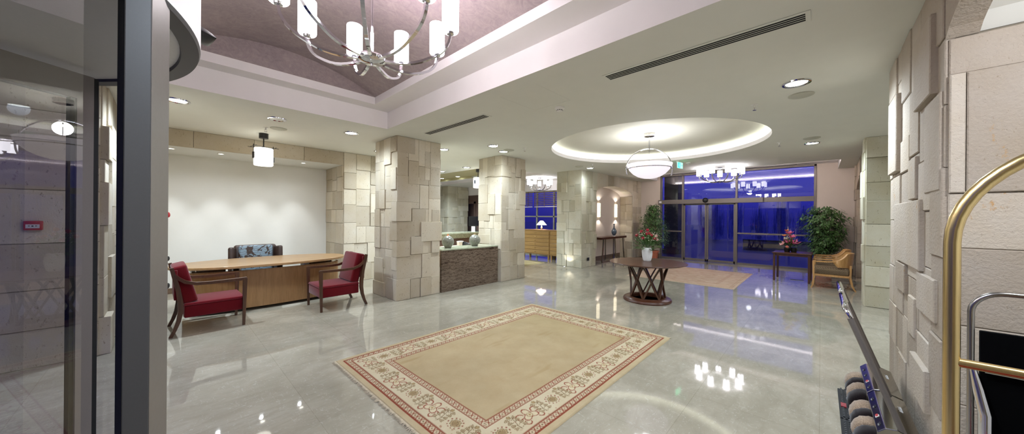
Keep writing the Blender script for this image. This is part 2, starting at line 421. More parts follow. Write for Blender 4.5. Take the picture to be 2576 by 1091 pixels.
vs = [mb.v((x, y, CZ)) for x, y in flat]
for t in tris: mb.face([vs[i] for i in t])
ceil = S_(mb.build('ceiling', M['ceiling'], smooth=False), 'low off white plaster ceiling of the lobby')
mb = MB(); mb.box(-1.6, -3.7, 4.2, 13.5, 14.7, 4.25); mb.build('roof_slab', M['ceiling'], ceil, smooth=False)

def ring_fascia(mb, rect, z0, z1):
    n = len(rect)
    for i in range(n):
        a, b = rect[i], rect[(i+1) % n]; mb.quad((*a, z0), (*b, z0), (*b, z1), (*a, z1))
# coffer over the rug: fascia, ledge, inner fascia, vault
i1 = [(-.2, -.2), (2.24, -.2), (2.24, 5.1), (-.2, 5.1)]
mb = MB(); ring_fascia(mb, h1, CZ, 3.3); ring_fascia(mb, i1, 3.3, 3.41)
for i in range(4):
    a, b, c, d = h1[i], h1[(i+1) % 4], i1[(i+1) % 4], i1[i]
    mb.quad((*a, 3.3), (*b, 3.3), (*c, 3.3), (*d, 3.3))
mb.build('coffer_fascia', M['fascia'], ceil, smooth=False)
mb = MB(); N = 24; xs = [-.2 + 2.44*k/N for k in range(N+1)]
vz = lambda x: 3.41 + .30*(1 - ((x-1.02)/1.22)**2)
ring = [(mb.v((x, -.2, vz(x))), mb.v((x, 5.1, vz(x)))) for x in xs]
for A, B in zip(ring, ring[1:]): mb.face([A[0], B[0], B[1], A[1]])
for y in (-.2, 5.1):
    mb.poly([(x, y, vz(x)) for x in xs])
mb.build('coffer_vault', M['vault'], ceil, ang=60)
# round recess with a lit cove
mb = MB()
prof = [(OR, CZ), (OR, CZ+.10), (OR-.10, CZ+.10), (OR-.10, CZ+.13), (OR+.18, CZ+.13), (OR+.18, CZ+.2)]
def rot_surface(mb, prof, c, seg=72):
    rings = [[mb.v((c[0]+r*math.cos(2*PI*k/seg), c[1]+r*math.sin(2*PI*k/seg), z)) for k in range(seg)] for r, z in prof]
    for A, B in zip(rings, rings[1:]):
        for k in range(seg): mb.face([A[k], A[(k+1) % seg], B[(k+1) % seg], B[k]])
    return rings
rot_surface(mb, [(OR, CZ), (OR, CZ+.08), (OR+.02, CZ+.08), (OR+.02, CZ+.03), (OR+.2, CZ+.03), (OR+.2, CZ+.2)], OC)
mb.build('cove_rim', M['fascia'], ceil)
mb = MB(); rr = rot_surface(mb, [(OR+.2, CZ+.2), (1.7, CZ+.22), (1.2, CZ+.25), (.6, CZ+.268), (.02, CZ+.275)], OC); mb.face(rr[-1])
mb.build('cove_dome', M['dome'], ceil, ang=60)
mb = MB(); rot_surface(mb, [(OR+.07, CZ+.035), (OR+.13, CZ+.035), (OR+.13, CZ+.05), (OR+.07, CZ+.05), (OR+.07, CZ+.035)], OC); mb.build('cove_lamp_strip', M['cove'], ceil)
# coffer at the glass doors
mb = MB()
for i in (0, 2, 3): mb.quad((*h2[i], CZ), (*h2[(i+1) % 4], CZ), (*h2[(i+1) % 4], 3.34), (*h2[i], 3.34))
mb.poly([(x, y, 3.34) for x, y in h2]); mb.build('door_coffer', M['fascia'], ceil, smooth=False)
mb = MB(); mb.box(12.72, -.345, 3.2, 13.30, 4.695, 3.335); mb.build('door_soffit', M['fascia'], ceil, smooth=False)
mb = MB(); mb.box(11.31, -.3, 3.07, 11.35, 4.65, 3.1); mb.build('cove_lamp_strip', M['cove_strong'], ceil, smooth=False)
# yellow coffer behind the columns
i3 = [(6.9, 7.35), (8.45, 7.35), (8.45, 12.5), (6.9, 12.5)]
mb = MB(); ring_fascia(mb, h3, CZ, 3.1)
for i in range(4):
    a, b, c, d = h3[i], h3[(i+1) % 4], i3[(i+1) % 4], i3[i]; mb.quad((*a, 3.1), (*b, 3.1), (*c, 3.1), (*d, 3.1))
mb.build('rear_coffer_edge', M['fascia'], ceil, smooth=False)
mb = MB(); ring_fascia(mb, i3, 3.1, 3.2); mb.poly([(x, y, 3.2) for x, y in i3]); mb.build('rear_coffer', M['yellow'], ceil, smooth=False)

# ---- stone wall on the right with an arched niche, and the stone return at the corridor
def arch_z(u, u0, u1, zs, rise): 
    c = (u0+u1)/2; h = (u1-u0)/2; return zs + rise*max(0, 1-((u-c)/h)**2)**.62
def arch_stones(mb, O, U, N, u0, u1, zs, rise, ztop, n, seed, thick=.1, deps=(0, .015, .03)):
    rnd = random.Random(seed); O = Vector(O); U = Vector(U); N = Vector(N); Z = Vector((0, 0, 1))
    for i in range(n):
        a = u0+(u1-u0)*i/n + .002; b = u0+(u1-u0)*(i+1)/n - .002; d = .012 + rnd.choice(deps); t = rnd.random(); mb.cur = (t, t, t, 1)
        k = 6; us = [a+(b-a)*j/k for j in range(k+1)]
        lo = [(u, arch_z(u, u0, u1, zs, rise)) for u in us]; pts = lo + [(b, ztop), (a, ztop)]
        F = [mb.v(O+U*u+Z*z+N*d) for u, z in pts]; B = [mb.v(O+U*u+Z*z-N*thick) for u, z in pts]; m = len(pts)
        for j in range(m): mb.face([F[j], F[(j+1) % m], B[(j+1) % m], B[j]])
        mb.face(F); mb.face(B)
wr = struct('wall_right', 'rough cut beige stone wall with an arched niche at the right')
mb = MB()
facing(mb, (2.98, -.51, 0), (1, 0, 0), (0, 1, 0), 1.92, 0, CZ, 11, depths=(0, 0, .004, .008), mw=.40, mh=.55, fixed=[
    (1.32, 1.97, 1.76, 2.64, .036), (.14, 2.3, .61, 2.78, .034), (.62, 1.70, .88, 2.0, .022), (.47, 1.21, 1.48, 1.69, .026),
    (.99, .97, 1.40, 1.2, .024), (.11, .945, .58, 1.2, .018), (.68, .706, .90, .99, .016), (.23, .36, .68, .62, .034), (1.5, 2.68, 1.9, 3.0, .018), (.02, 1.72, .4, 2.28, .015)])
facing(mb, (2.98, -.51, 0), (0, -1, 0), (-1, 0, 0), 1.1, 0, .02, 12, fixed=[
    (0, 2.35, 1.1, 2.55, .0), (0, 1.70, .055, 2.35, .014), (.057, 1.70, 1.1, 2.35, .014), (0, 1.40, 1.1, 1.70, 0), (0, .98, 1.1, 1.40, .003), (0, .55, .5, .98, 0), (.5, .55, 1.1, .98, .01), (0, 0, 1.1, .55, .004)], gap=.0008)
facing(mb, (-1.3, -.51, 0), (1, 0, 0), (0, 1, 0), 1.7, 0, 2.55, 13, mw=.46, mh=.6)
arch_stones(mb, (-1.3, -.51, 0), (1, 0, 0), (0, 1, 0), 1.7, 4.28, 2.55, .2, CZ, 7, 3)
facing(mb, (-1.3, -.51, 0), (1, 0, 0), (0, 1, 0), 1.7, 2.55, CZ, 14)
facing(mb, (4.9, -.51, 0), (0, -1, 0), (1, 0, 0), 1.1, 0, CZ, 15)
mb.build('stone_facing', M['stone_rust'], wr, smooth=False)
mb = MB(); mb.box(2.985, -1.62, 0, 4.895, -.515, CZ); mb.box(-1.3, -1.62, 0, .395, -.515, CZ); mb.box(-1.3, -3.6, 0, 4.895, -1.62, CZ); mb.build('core', M['mortar'], wr, smooth=False)
mb = MB(); k = 24
for i in range(k):
    a, b = .4+2.58*i/k, .4+2.58*(i+1)/k; za, zb = (arch_z(x, .4, 2.98, 2.55, .2)+.012 for x in (a, b))
    mb.quad((a, -.59, za), (b, -.59, zb), (b, -1.6, zb), (a, -1.6, za))
mb.box(.4, -1.615, 0, 2.98, -1.6, 2.95); mb.build('niche_plaster', M['wall'], wr, smooth=False)

wc = struct('wall_corridor', 'pale stone wall end beyond the corridor opening on the right')
mb = MB()
facing(mb, (8.62, -.58, 0), (0, -1, 0), (-1, 0, 0), 3.0, 0, CZ, 25, depths=(0, .01, .02, .03), mw=.5, mh=.5)
facing(mb, (8.62, -.58, 0), (1, 0, 0), (0, 1, 0), .5, 0, CZ, 26, mw=.3, mh=.5)
mb.build('stone_facing', M['stone_green'], wc, smooth=False)
mb = MB(); mb.box(8.625, -3.6, 0, 9.12, -.585, CZ); mb.build('core', M['mortar'], wc, smooth=False)
mb = MB(); mb.box(4.9, -3.6, 0, 8.62, -3.5, CZ); mb.build('corridor_end', M['beige'], wc, smooth=False)
wn = struct('wall_right_niche', 'brown stone wall with an arch beside the glass doors')
mb = MB(); facing(mb, (9.12, -.7, 0), (1, 0, 0), (0, 1, 0), .5, 0, CZ, 27, mw=.3, mh=.5); facing(mb, (12.7, -.7, 0), (1, 0, 0), (0, 1, 0), .6, 0, CZ, 28, mw=.3, mh=.45)
arch_stones(mb, (9.62, -.7, 0), (1, 0, 0), (0, 1, 0), 0, 3.08, 2.35, .3, CZ, 7, 5)
facing(mb, (12.7, -.7, 0), (0, -1, 0), (-1, 0, 0), .5, 0, 2.35, 29); mb.build('stone_facing', M['stone_dim'], wn, smooth=False)
mb = MB(); mb.box(9.12, -1.3, 0, 9.61, -.705, CZ); mb.box(12.705, -1.3, 0, 13.3, -.705, CZ); mb.box(9.6, -1.3, 0, 12.71, -1.2, CZ); mb.build('niche_plaster', M['beige'], wn, smooth=False)

# ---- stone wall and white recess on the left
wl = struct('wall_left', 'stone framed white recess behind the wooden desk')
mb = MB()
facing(mb, (-1.3, 5.74, 0), (1, 0, 0), (0, -1, 0), .8, 0, CZ, 31, depths=(0, .004), mw=.8, mh=.62)
facing(mb, (-.5, 5.74, 0), (0, 1, 0), (1, 0, 0), 3.46, 0, CZ, 32, depths=(0, .02, .05, .07), mw=.5, mh=.6)
facing(mb, (2.82, 8.06, 0), (1, 0, 0), (0, -1, 0), 1.8, 0, CZ, 33, depths=(0, .01, .02, .03), mw=.36, mh=.5)
facing(mb, (2.82, 8.06, 0), (0, 1, 0), (-1, 0, 0), 1.14, 0, 2.72, 34, depths=(0, .008, .016), mw=.5, mh=.5)
facing(mb, (4.62, 8.06, 0), (0, 1, 0), (1, 0, 0), 1.14, 0, CZ, 35)
x = -.5; r = random.Random(4)
for w in (.82, .85, .85, .8): stone_block(mb, Vector((0, 8.06, 0)), Vector((1, 0, 0)), Vector((0, -1, 0)), x, 2.72, x+w, CZ, .014, r); x += w
mb.build('stone_facing', M['stone'], wl, smooth=False)
mb = MB(); mb.box(-1.5, 5.745, 0, -.505, 9.3, CZ); mb.box(2.825, 8.065, 0, 4.615, 9.3, CZ); mb.box(-.5, 8.065, 2.735, 2.82, 9.3, CZ); mb.build('core', M['mortar'], wl, smooth=False)
mb = MB(); mb.box(-.5, 9.2, 0, 2.82, 9.3, 2.74); mb.box(-.5, 8.07, 2.72, 2.82, 9.2, 2.735); mb.build('recess_plaster', M['wall'], wl, smooth=False)
mb = MB(); mb.box(-.48, 9.185, 0, 2.8, 9.2, .11); S_(mb.build('baseboard_left', M['skirting'], smooth=False), 'brown baseboard of the white recess')

# ---- arched niche with the console table, far left of the doors
wa = struct('wall_alcove', 'stone arch framing a plastered alcove with a console table')
mb = MB()
facing(mb, (12.5, 5.35, 0), (1, 0, 0), (0, -1, 0), .8, 0, CZ, 41, mw=.4, mh=.4)
arch_stones(mb, (9.6, 5.35, 0), (1, 0, 0), (0, -1, 0), 0, 2.9, 2.38, .28, CZ, 7, 6, thick=.3)
facing(mb, (12.5, 5.35, 0), (0, 1, 0), (-1, 0, 0), .5, 0, 2.38, 42, mw=.3, mh=.4)
mb.build('stone_facing', M['stone'], wa, smooth=False)
mb = MB(); mb.box(9.5, 5.86, 0, 13.3, 5.95, CZ); mb.box(12.505, 5.355, 0, 13.3, 5.86, CZ); mb.build('alcove_plaster', M['beige'], wa, smooth=False)
mb = MB(); k = 20
for i in range(k):
    a, b = 2.9*i/k, 2.9*(i+1)/k; za, zb = (arch_z(q, 0, 2.9, 2.38, .28)+.006 for q in (a, b)); mb.quad((9.6+a, 5.36, za), (9.6+b, 5.36, zb), (9.6+b, 5.86, zb), (9.6+a, 5.86, za))
mb.build('arch_soffit', M['beige'], wa)
mb = MB(); mb.box(9.62, 5.845, 0, 12.5, 5.86, .16); S_(mb.build('baseboard_alcove', M['skirting'], smooth=False), 'brown baseboard in the alcove behind the console table')

# ---- door wall
wb = struct('wall_back', 'beige plaster wall around the sliding glass doors')
mb = MB(); mb.box(13.3, 4.58, 0, 13.42, 5.86, CZ); mb.box(13.3, -1.3, 0, 13.42, .1, CZ); mb.box(13.3, -.6, 3.212, 13.42, 5.9, 3.5); mb.box(13.3, 4.58, CZ, 13.42, 5.9, 3.212); mb.box(13.3, -.6, CZ, 13.42, .1, 3.212); mb.build('plaster', M['beige'], wb, smooth=False)
mb = MB(); mb.box(13.285, 4.6, 0, 13.3, 5.35, .16); S_(mb.build('baseboard_back', M['skirting'], smooth=False), 'brown baseboard left of the glass doors')
mb = MB(); mb.box(13.285, -.68, 0, 13.3, .08, .16); S_(mb.build('baseboard_right', M['skirting'], smooth=False), 'brown baseboard right of the glass doors')
gx0, gx1 = 13.31, 13.37
w1 = struct('window_1', 'tall glazed lobby front with bronze grey frames around the sliding doors')
mb = MB()
for y in (4.55, 3.77, 2.09, .13): mb.box(gx0-.03, y-.03, 0, gx1+.03, y+.03, 3.2, .004)
mb.box(gx0-.03, .1, 3.15, gx1+.03, 4.58, 3.21)
for a, b in ((3.8, 4.52), (.16, 2.06)):
    mb.box(gx0, a, 1.035, gx1, b, 1.085); mb.box(gx0-.01, a, 0, gx1+.01, b, .07)
mb.box(gx0-.02, .12, 2.1, gx1, 1.37, 2.25)
mb.build('frame', M['grey_metal'], w1, smooth=False)
mb = MB(); mb.box(13.2, 1.36, 2.09, 13.3, 4.62, 2.25, .006); mb.build('sliding_header', M['grey_metal'], w1, smooth=False)
mb = MB(); mb.lathe([(.001, -.05), (.05, -.045), (.09, -.01), (.09, .0)], 20, (13.2, 3.0, 2.2), 'X'); mb.build('motion_sensor', M['black'], w1)
mb = MB(); mb.box(13.19, 4.5, 2.13, 13.2, 4.59, 2.21, .003); mb.build('sticker', M['label_pale'], w1, smooth=False)
def pane(parent, y0, y1, z0, z1, x=13.34, mat='door_glass'):
    m = MB(); m.quad((x, y0, z0), (x, y1, z0), (x, y1, z1), (x, y0, z1)); m.build('pane', M[mat], parent, smooth=False)
for y0, y1 in ((3.8, 4.52), (2.12, 3.74), (.16, 2.06)): pane(w1, y0, y1, 2.25, 3.15)
for y0, y1 in ((3.8, 4.52), (.16, 2.06)): pane(w1, y0, y1, .07, 1.035); pane(w1, y0, y1, 1.085, 2.1)
for n, (y0, y1, lab) in enumerate(((2.985, 3.74, 'left glass leaf of the sliding entrance doors'), (2.12, 2.975, 'right glass leaf of the sliding entrance doors'))):
    d = struct(f'door_{n+1}', lab); mb = MB()
    mb.box(gx0, y0, .01, gx1-.02, y0+.05, 2.09, .003); mb.box(gx0, y1-.05, .01, gx1-.02, y1, 2.09, .003); mb.box(gx0, y0, .01, gx1-.02, y1, .09); mb.box(gx0, y0, 2.04, gx1-.02, y1, 2.09)
    mb.build('door_frame', M['grey_metal'], d, smooth=False); pane(d, y0+.05, y1-.05, .09, 2.04, 13.33)
# vents in the door soffit
# ---- window wall and brown panelling behind the reception
ww = struct('wall_rear', 'brown panelled wall with a white fascia far behind the reception')
mb = MB(); mb.box(10.6, 11.6, 0, 10.7, 12.6, 2.62); mb.box(10.6, 13.5, 0, 10.7, 14.5, 2.62); mb.box(10.6, 12.6, 2.2, 10.7, 13.5, 2.62); mb.box(4.62, 14.4, 0, 10.6, 14.5, 2.62); mb.box(10.9, 12.5, 0, 10.95, 13.6, 2.3); mb.box(4.5, 9.3, 0, 4.62, 14.5, CZ); mb.build('brown_panel', M['brown'], ww, smooth=False)
mb = MB(); mb.box(10.55, 5.95, 2.62, 10.7, 14.5, CZ); mb.box(4.62, 14.35, 2.62, 10.55, 14.5, CZ); mb.build('fascia', M['fascia'], ww, smooth=False)
mb = MB(); mb.box(10.56, 12.52, 0, 10.62, 12.62, 2.3); mb.box(10.56, 13.48, 0, 10.62, 13.58, 2.3); mb.box(10.56, 12.52, 2.2, 10.62, 13.58, 2.3); mb.build('door_trim', M['brown'], ww, smooth=False)
w2 = struct('window_2', 'blue evening window behind the wooden dresser')
mb = MB()
ys = [5.98 + .87*k + .02 for k in range(7)] 
ys = [7.74 + .87*k for k in range(-2, 5)]
for y in ys: mb.box(10.6, y-.03, 0, 10.66, y+.03, 2.62)
for z in (0.03, 1.58, 2.6): mb.box(10.6, 5.96, z-.025, 10.66, 11.6, z+.025)
mb.build('frame', M['pale_frame'], w2, smooth=False)
for a, b in zip(ys, ys[1:]): pane2 = pane(w2, a+.03, b-.03, .05, 1.555, 10.63, 'glass'); pane(w2, a+.03, b-.03, 1.605, 2.58, 10.63, 'glass')
for n in range(2):
    bl = thing('window_blind', ('wooden slat blind over the left part of the window behind the dresser', 'wooden slat blind over the right part of the window behind the dresser')[n], 'blind', (10.5, (8.75, 6.5)[n], 2.6), 0, 'wooden slat blinds')
    L = (2.8, 2.2)[n]; mb = MB()
    for k in range(8): mb.obox((0, L/2-.02, -.04-.072*k), (.055, L-.06, .004), (0, .5, 0))
    mb.build('slat', M['blind'], bl, smooth=False)
    mb = MB(); mb.box(-.03, .02, -.64, .03, L-.06, -.61, .004); mb.build('bottom_rail', M['fascia'], bl)
    for q in (.2, .9, 1.6, 2.1): mb = MB(); mb.box(-.036, q, -.62, -.032, q+.03, -.0); mb.build('tape', M['brown'], bl, smooth=False)
# ---- entrance facade beside the revolving door
w3 = struct('window_3', 'dark glazed entrance front beside the revolving door'); mb = MB()
for y in (-.46, .35, .95, 3.1, 4.0, 4.9, 5.68): mb.box(-1.36, y-.035, 0, -1.28, y+.035, CZ)
for z in (.04, 2.25, 2.98): mb.box(-1.36, -.5, z-.04, -1.28, .92, z+.04); mb.box(-1.36, 3.1, z-.04, -1.28, 5.74, z+.04)
mb.build('frame', M['alu'], w3, smooth=False)
for y0, y1 in ((-.43, .32), (.38, .92), (3.14, 3.96), (4.04, 4.86), (4.94, 5.64)): pane(w3, y0, y1, .08, 2.21, -1.32, 'glass'); pane(w3, y0, y1, 2.29, 2.94, -1.32, 'glass')

# ================================================================== COLUMNS
column('stone_column', 'nearest square stone column, left of the granite reception counter', 2.9, 5.62, 3.79, 6.5, CZ, 101, M['stone'])
column('stone_column', 'square stone column at the right end of the granite reception counter', 5.5, 5.55, 6.32, 6.34, CZ, 202, M['stone'])
cc = column('stone_column', 'farthest square stone column, left of the arched alcove', 8.76, 5.35, 9.6, 6.24, CZ, 303, M['stone_green'])
mb = MB(); mb.box(9.03, 5.275, .2, 9.13, 5.3, .3, .004); o = mb.build('wall_socket', M['black'], cc)
column('stone_column', 'distant stone column behind the reception back counter', 9.32, 13.07, 10.5, 14.0, CZ, 404, M['stone_green'])

# ================================================================== REVOLVING DOOR
DC = (-.99, 2.02)
rd = thing('revolving_door', 'grey revolving entrance door with a white drum canopy at the left edge', 'revolving door', (*DC, 0))
mb = MB(); rot_surface(mb, [(1.09, 2.25), (1.09, 2.96), (1.0, 2.96)], (0, 0), 160); mb.build('drum_fascia', M['fascia'], rd)
mb = MB(); rot_surface(mb, [(1.09, 2.25), (1.085, 2.235), (1.03, 2.235), (1.025, 2.25)], (0, 0), 160); mb.build('drum_ring', M['alu_dark'], rd)
mb = MB(); mb.lathe([(1.03, 2.248), (1.03, 2.29)], 160); mb.build('drum_soffit', M['white'], rd)
def loc(p): return (p[0]-DC[0], p[1]-DC[1])
# throat post: shade of its glass side put into post_profile's colour; emergency stop, door buttons
P1, P2, P3, P4 = (.005, 1.596), (-.033, 1.462), (-.086, 1.445), (-.101, 1.489)
mb = MB(); mb.prism([loc(p) for p in (P2, P1, (-.055, 1.625), (-.07, 1.53))], 0, 2.96); mb.build('post', M['grey_metal'], rd, smooth=False, bev=.004)
mb = MB(); mb.prism([loc(p) for p in ((-0.033, 1.463), (-0.041, 1.557), (-0.091, 1.581), (-0.086, 1.445))], 0, 2.96); mb.build('post_profile', M['alu_dark'], rd, smooth=False, bev=.003)
mb = MB(); mb.prism([loc(p) for p in ((-0.086, 1.445), (-0.09, 1.536), (-0.102, 1.548), (-0.1, 1.481))], 0, 2.96); mb.build('gasket', M['rubber'], rd, smooth=False)
def button(z, r, m, name):
    q = Vector((.008, 1.60, z)) - Vector((*DC, 0)); n = Vector((.68, -.25, 0)).normalized(); n = Vector((.5, .86, 0)).normalized()
    mb = MB(); a = q + Vector((-.018, .012, 0)); side = Vector((.86, -.5, 0))
    mb.tube([a, a+side*.010], r*.45, 10); mb.tube([a+side*.008, a+side*.011, a+side*.017, a+side*.019], [r*.7, r, r, r*.6], 14); mb.build(name, m, rd)
button(1.548, .009, M['red'], 'emergency_button'); button(1.40, .008, M['black'], 'push_button'); button(1.308, .0095, M['black'], 'push_button')
# drum glass: flat panel from the post along heading 53.5 degrees, then a second one
hd = math.radians(233.5); g0 = Vector((-0.098, 1.508)); g1 = g0 + Vector((math.cos(hd), math.sin(hd)))*1.15
def upright(mb, a, b, z0, z1): mb.quad((*loc(a), z0), (*loc(b), z0), (*loc(b), z1), (*loc(a), z1))
mb = MB(); upright(mb, g0, g1, .05, 2.25); mb.build('drum_glass', M['mirror_glass'], rd, smooth=False)
mb = MB(); d = (g1-g0).normalized(); n = Vector((-d.y, d.x))
mb.prism([loc(p) for p in (g0+n*.02, g1+n*.02, g1-n*.02, g0-n*.02)], 0, .05); mb.prism([loc(p) for p in (g1+n*.03, g1+d*.08+n*.03, g1+d*.08-n*.03, g1-n*.03)], 0, 2.25); mb.build('drum_rail', M['alu_dark'], rd, smooth=False)
# far curved wall of the drum
mb = MB(); pts = [(1.05*math.cos(math.radians(a)), 1.05*math.sin(math.radians(a))) for a in range(62, 111, 6)]
for a, b in zip(pts, pts[1:]): mb.quad((*a, .05), (*b, .05), (*b, 2.25), (*a, 2.25))
mb.build('drum_glass', M['glass'], rd, smooth=False)
mb = MB(); mb.tube([(0, 0, 0), (0, 0, 2.25)], .04, 16); mb.build('shaft', M['alu'], rd)
for k, a in enumerate((38, 158, 278)):
    R_ = Matrix.Rotation(math.radians(a), 4, 'Z'); mb = MB()
    mb.box(.87, -.022, .02, .928, .022, 2.21, 0, 0, R_); mb.box(.05, -.022, 2.09, .87, .022, 2.21, 0, 0, R_); mb.box(.05, -.022, .02, .87, .022, .14, 0, 0, R_); mb.box(.04, -.022, .02, .1, .022, 2.21, 0, 0, R_)
    lf = mb.build('door_leaf', M['alu'], rd, smooth=False)
    mb = MB(); mb.box(.928, -.014, .02, .95, .014, 2.21, 0, 0, R_); mb.box(.855, -.012, .14, .87, .012, 2.09, 0, 0, R_); mb.build('gasket', M['rubber'], lf, smooth=False)
    mb = MB(); mb.quad(*[R_ @ Vector(p) for p in ((.1, 0, .14), (.855, 0, .14), (.855, 0, 2.09), (.1, 0, 2.09))]); mb.build('pane', M['glass'], lf, smooth=False)
mb = MB(); A = Matrix.Translation((1.09*math.cos(.16), 1.09*math.sin(.16), 2.42)) @ Matrix.Rotation(.16, 4, 'Z')
sx = [(0, .036), (.015, .04), (.035, .037), (.055, .026), (.066, .008)]
rings = []
for x, h in sx:
    ring = [mb.v(A @ Vector((x, .07*math.cos(2*PI*k/18), h*math.sin(2*PI*k/18)*(1 if math.sin(2*PI*k/18) > 0 else .55)-x*.22))) for k in range(18)]; rings.append(ring)
for a, b in zip(rings, rings[1:]):
    for k in range(18): mb.face([a[k], a[(k+1) % 18], b[(k+1) % 18], b[k]])
mb.face(rings[-1]); mb.face(rings[0]); mb.build('motion_sensor', M['black'], rd)

# ================================================================== CEILING FITTINGS
dl0 = None
def downlight(x, y, z, label, r=.105, lit=True):
    t = thing('recessed_downlight', label, 'ceiling light', (x, y, z), 0, 'recessed ceiling lights')
    mb = MB(); mb.lathe([(r*1.18, 0), (r*1.16, -.012), (r*.98, -.014), (r*.86, -.004)], 28); mb.build('trim_ring', M['chrome'] if r > .09 else M['white'], t)
    mb = MB(); mb.lathe([(r*.87, -.005), (.001, -.008)], 28); mb.build('lens', M['lens' if lit else 'white'] if r > .06 else M['small_lens'], t); return t
DL = [(4.66, .20, 'large lit downlight nearest the stone wall, right of the long slot vent'), (8.54, .13, 'lit downlight at far right before the glass doors'),
      (.09, 6.04, 'lit downlight beside the revolving door canopy'), (2.25, 6.08, 'lit downlight above the red armchair nearest the stone column'),
      (3.32, 7.3, 'lit downlight partly behind the top of the nearest stone column'), (4.65, 4.95, 'largest lit downlight between the two reception columns'), (5.2, 5.2, 'lit downlight just left of the second column top'),
      (4.17, 6.03, 'lit downlight touching the right edge of the nearest column'), (6.15, 7.7, 'lit downlight over the reception near the left of the second column'), (6.16, 8.99, 'lit downlight farther back beside the nearest column edge'),
      (8.62, 4.99, 'lit downlight in front of the farthest stone column')]
for x, y, lab in DL: downlight(x, y, CZ, lab)
for x, y, lab in ((8.25, 10.9, 'upper lit downlight in the yellow rear coffer'), (8.2, 11.95, 'lower lit downlight in the yellow rear coffer')): downlight(x, y, 3.2, lab)
downlight(1.155, 6.05, CZ, 'unlit chrome ringed downlight in front of the black lantern pendant', .105, False)
for x, lab in ((.05, 'small recess spotlight nearest the revolving door'), (.71, 'second small recess spotlight from the left, left of the lantern'), (1.39, 'small recess spotlight hidden behind the lantern pendant'), (2.08, 'small recess spotlight at the right end over the white wall')):
    downlight(x, 8.35, 2.72, lab, .045)
def disc(name, x, y, z, r, label, cat, group, m='ceiling'):
    mb = MB(); mb.lathe([(r, 0), (r, -.008), (r*.93, -.012), (.001, -.012)], 28); o = mb.build(name, M[m]); o.location = (x, y, z); return tag(o, label, cat, group)
for x, y, lab in ((5.15, .18, 'round ceiling speaker grille beside the large right downlight'), (8.0, .13, 'round ceiling speaker grille before the far right downlight'), (8.15, 5.06, 'round ceiling speaker grille left of the farthest column downlight'), (5.16, 4.99, 'round ceiling speaker grille above the second column'), (1.3, 6.7, 'round ceiling speaker grille beside the lantern canopy')):
    disc('ceiling_speaker', x, y, CZ, .12, lab, 'speaker', 'ceiling speakers', 'speaker')
disc('ceiling_speaker', .75, 3.4, 3.655, .11, 'white disc speaker on the brown vault behind the chandelier', 'speaker', None, 'white')
for x, y, lab in ((5.19, .63, 'sprinkler head left of the large right downlight'), (5.23, 4.59, 'sprinkler head above the second column beside a speaker'), (8.08, .59, 'sprinkler head between the round recess and the far right downlight'), (8.03, 4.57, 'sprinkler head over the farthest stone column'), (1.14, 6.8, 'sprinkler head beside the black lantern canopy')):
    t = thing('sprinkler_head', lab, 'sprinkler', (x, y, CZ), 0, 'ceiling sprinklers')
    mb = MB(); mb.lathe([(.04, 0), (.038, -.006), (.012, -.01), (.010, -.045)], 16); mb.build('escutcheon', M['white'], t)
    mb = MB(); mb.tube([(-.016, 0, -.04), (-.018, 0, -.055), (0, 0, -.07), (.018, 0, -.055), (.016, 0, -.04)], .003, 6); mb.lathe([(.022, -.07), (.02, -.074)], 14); mb.build('deflector', M['chrome'], t)
for x, y, lab in ((3.61, 2.55, 'smoke detector on the open ceiling left of the round recess'), (9.43, 2.55, 'smoke detector beside the green exit sign')):
    t = thing('smoke_detector', lab, 'smoke detector', (x, y, CZ), 0, 'smoke detectors')
    mb = MB(); mb.lathe([(.062, 0), (.062, -.018), (.055, -.026), (.05, -.032)], 24); mb.build('base', M['white'], t)
    mb = MB(); mb.lathe([(.042, -.03), (.04, -.05), (.03, -.058), (.001, -.06)], 24); mb.build('head', M['white'], t)
    mb = MB(); 
    for k in range(10): mb.obox((.041*math.cos(k*PI/5), .041*math.sin(k*PI/5), -.041), (.003, .012, .012), (0, 0, k*PI/5))
    mb.build('slot', M['black'], t, smooth=False)
def slot_vent(x0, x1, y0, y1, label, n=4):
    t = thing('slot_vent', label, 'air vent', ((x0+x1)/2, (y0+y1)/2, CZ), 0, 'ceiling slot vents'); w, L = x1-x0, y1-y0
    mb = MB(); mb.box(-w/2, -L/2, -.008, w/2, L/2, -.001, .003); mb.build('frame', M['ceiling'], t, smooth=False)
    for k in range(n):
        a = -w/2 + w*.13 + (w*.74)*k/n; mb = MB(); mb.box(a, -L/2+.03, -.0095, a+w*.74/n*.62, L/2-.03, -.0075); mb.build('slot', M['dark'], t, smooth=False)  # black bars stand in for the dark inside the open slots
slot_vent(3.09, 3.26, .06, 1.66, 'long four slot air vent on the ceiling near the right wall')
slot_vent(3.10, 3.26, 3.5, 5.12, 'four slot air vent above the nearest stone column')
mb = MB()
for a, b in (((2.79, 2.29), (3.47, 2.296)), ((3.47, 2.29), (3.476, 2.87)), ((2.79, 2.864), (3.47, 2.87)), ((2.784, 2.29), (2.79, 2.87))): mb.box(a[0], a[1], CZ-.002, b[0], b[1], CZ-.0005)
tag(mb.build('access_panel', M['ceiling'], smooth=False), 'flush square access panel outline in the ceiling by the smoke detector', 'access panel')
for y0, y1, lab in ((.5, 1.9, 'slot grille over the right end of the glass doors'), (2.7, 4.3, 'slot grille over the left end of the glass doors')):
    t = thing('soffit_grille', lab, 'air vent', (12.95, (y0+y1)/2, 3.2), 0, 'grilles over the glass doors'); L = y1-y0
    mb = MB(); mb.box(-.09, -L/2, -.008, .09, L/2, -.001); mb.build('frame', M['fascia'], t, smooth=False)
    for k in range(3): mb = MB(); mb.box(-.07+.05*k, -L/2+.03, -.0095, -.045+.05*k, L/2-.03, -.0075); mb.build('slot', M['dark'], t, smooth=False)  # black bars in place of shaded openings
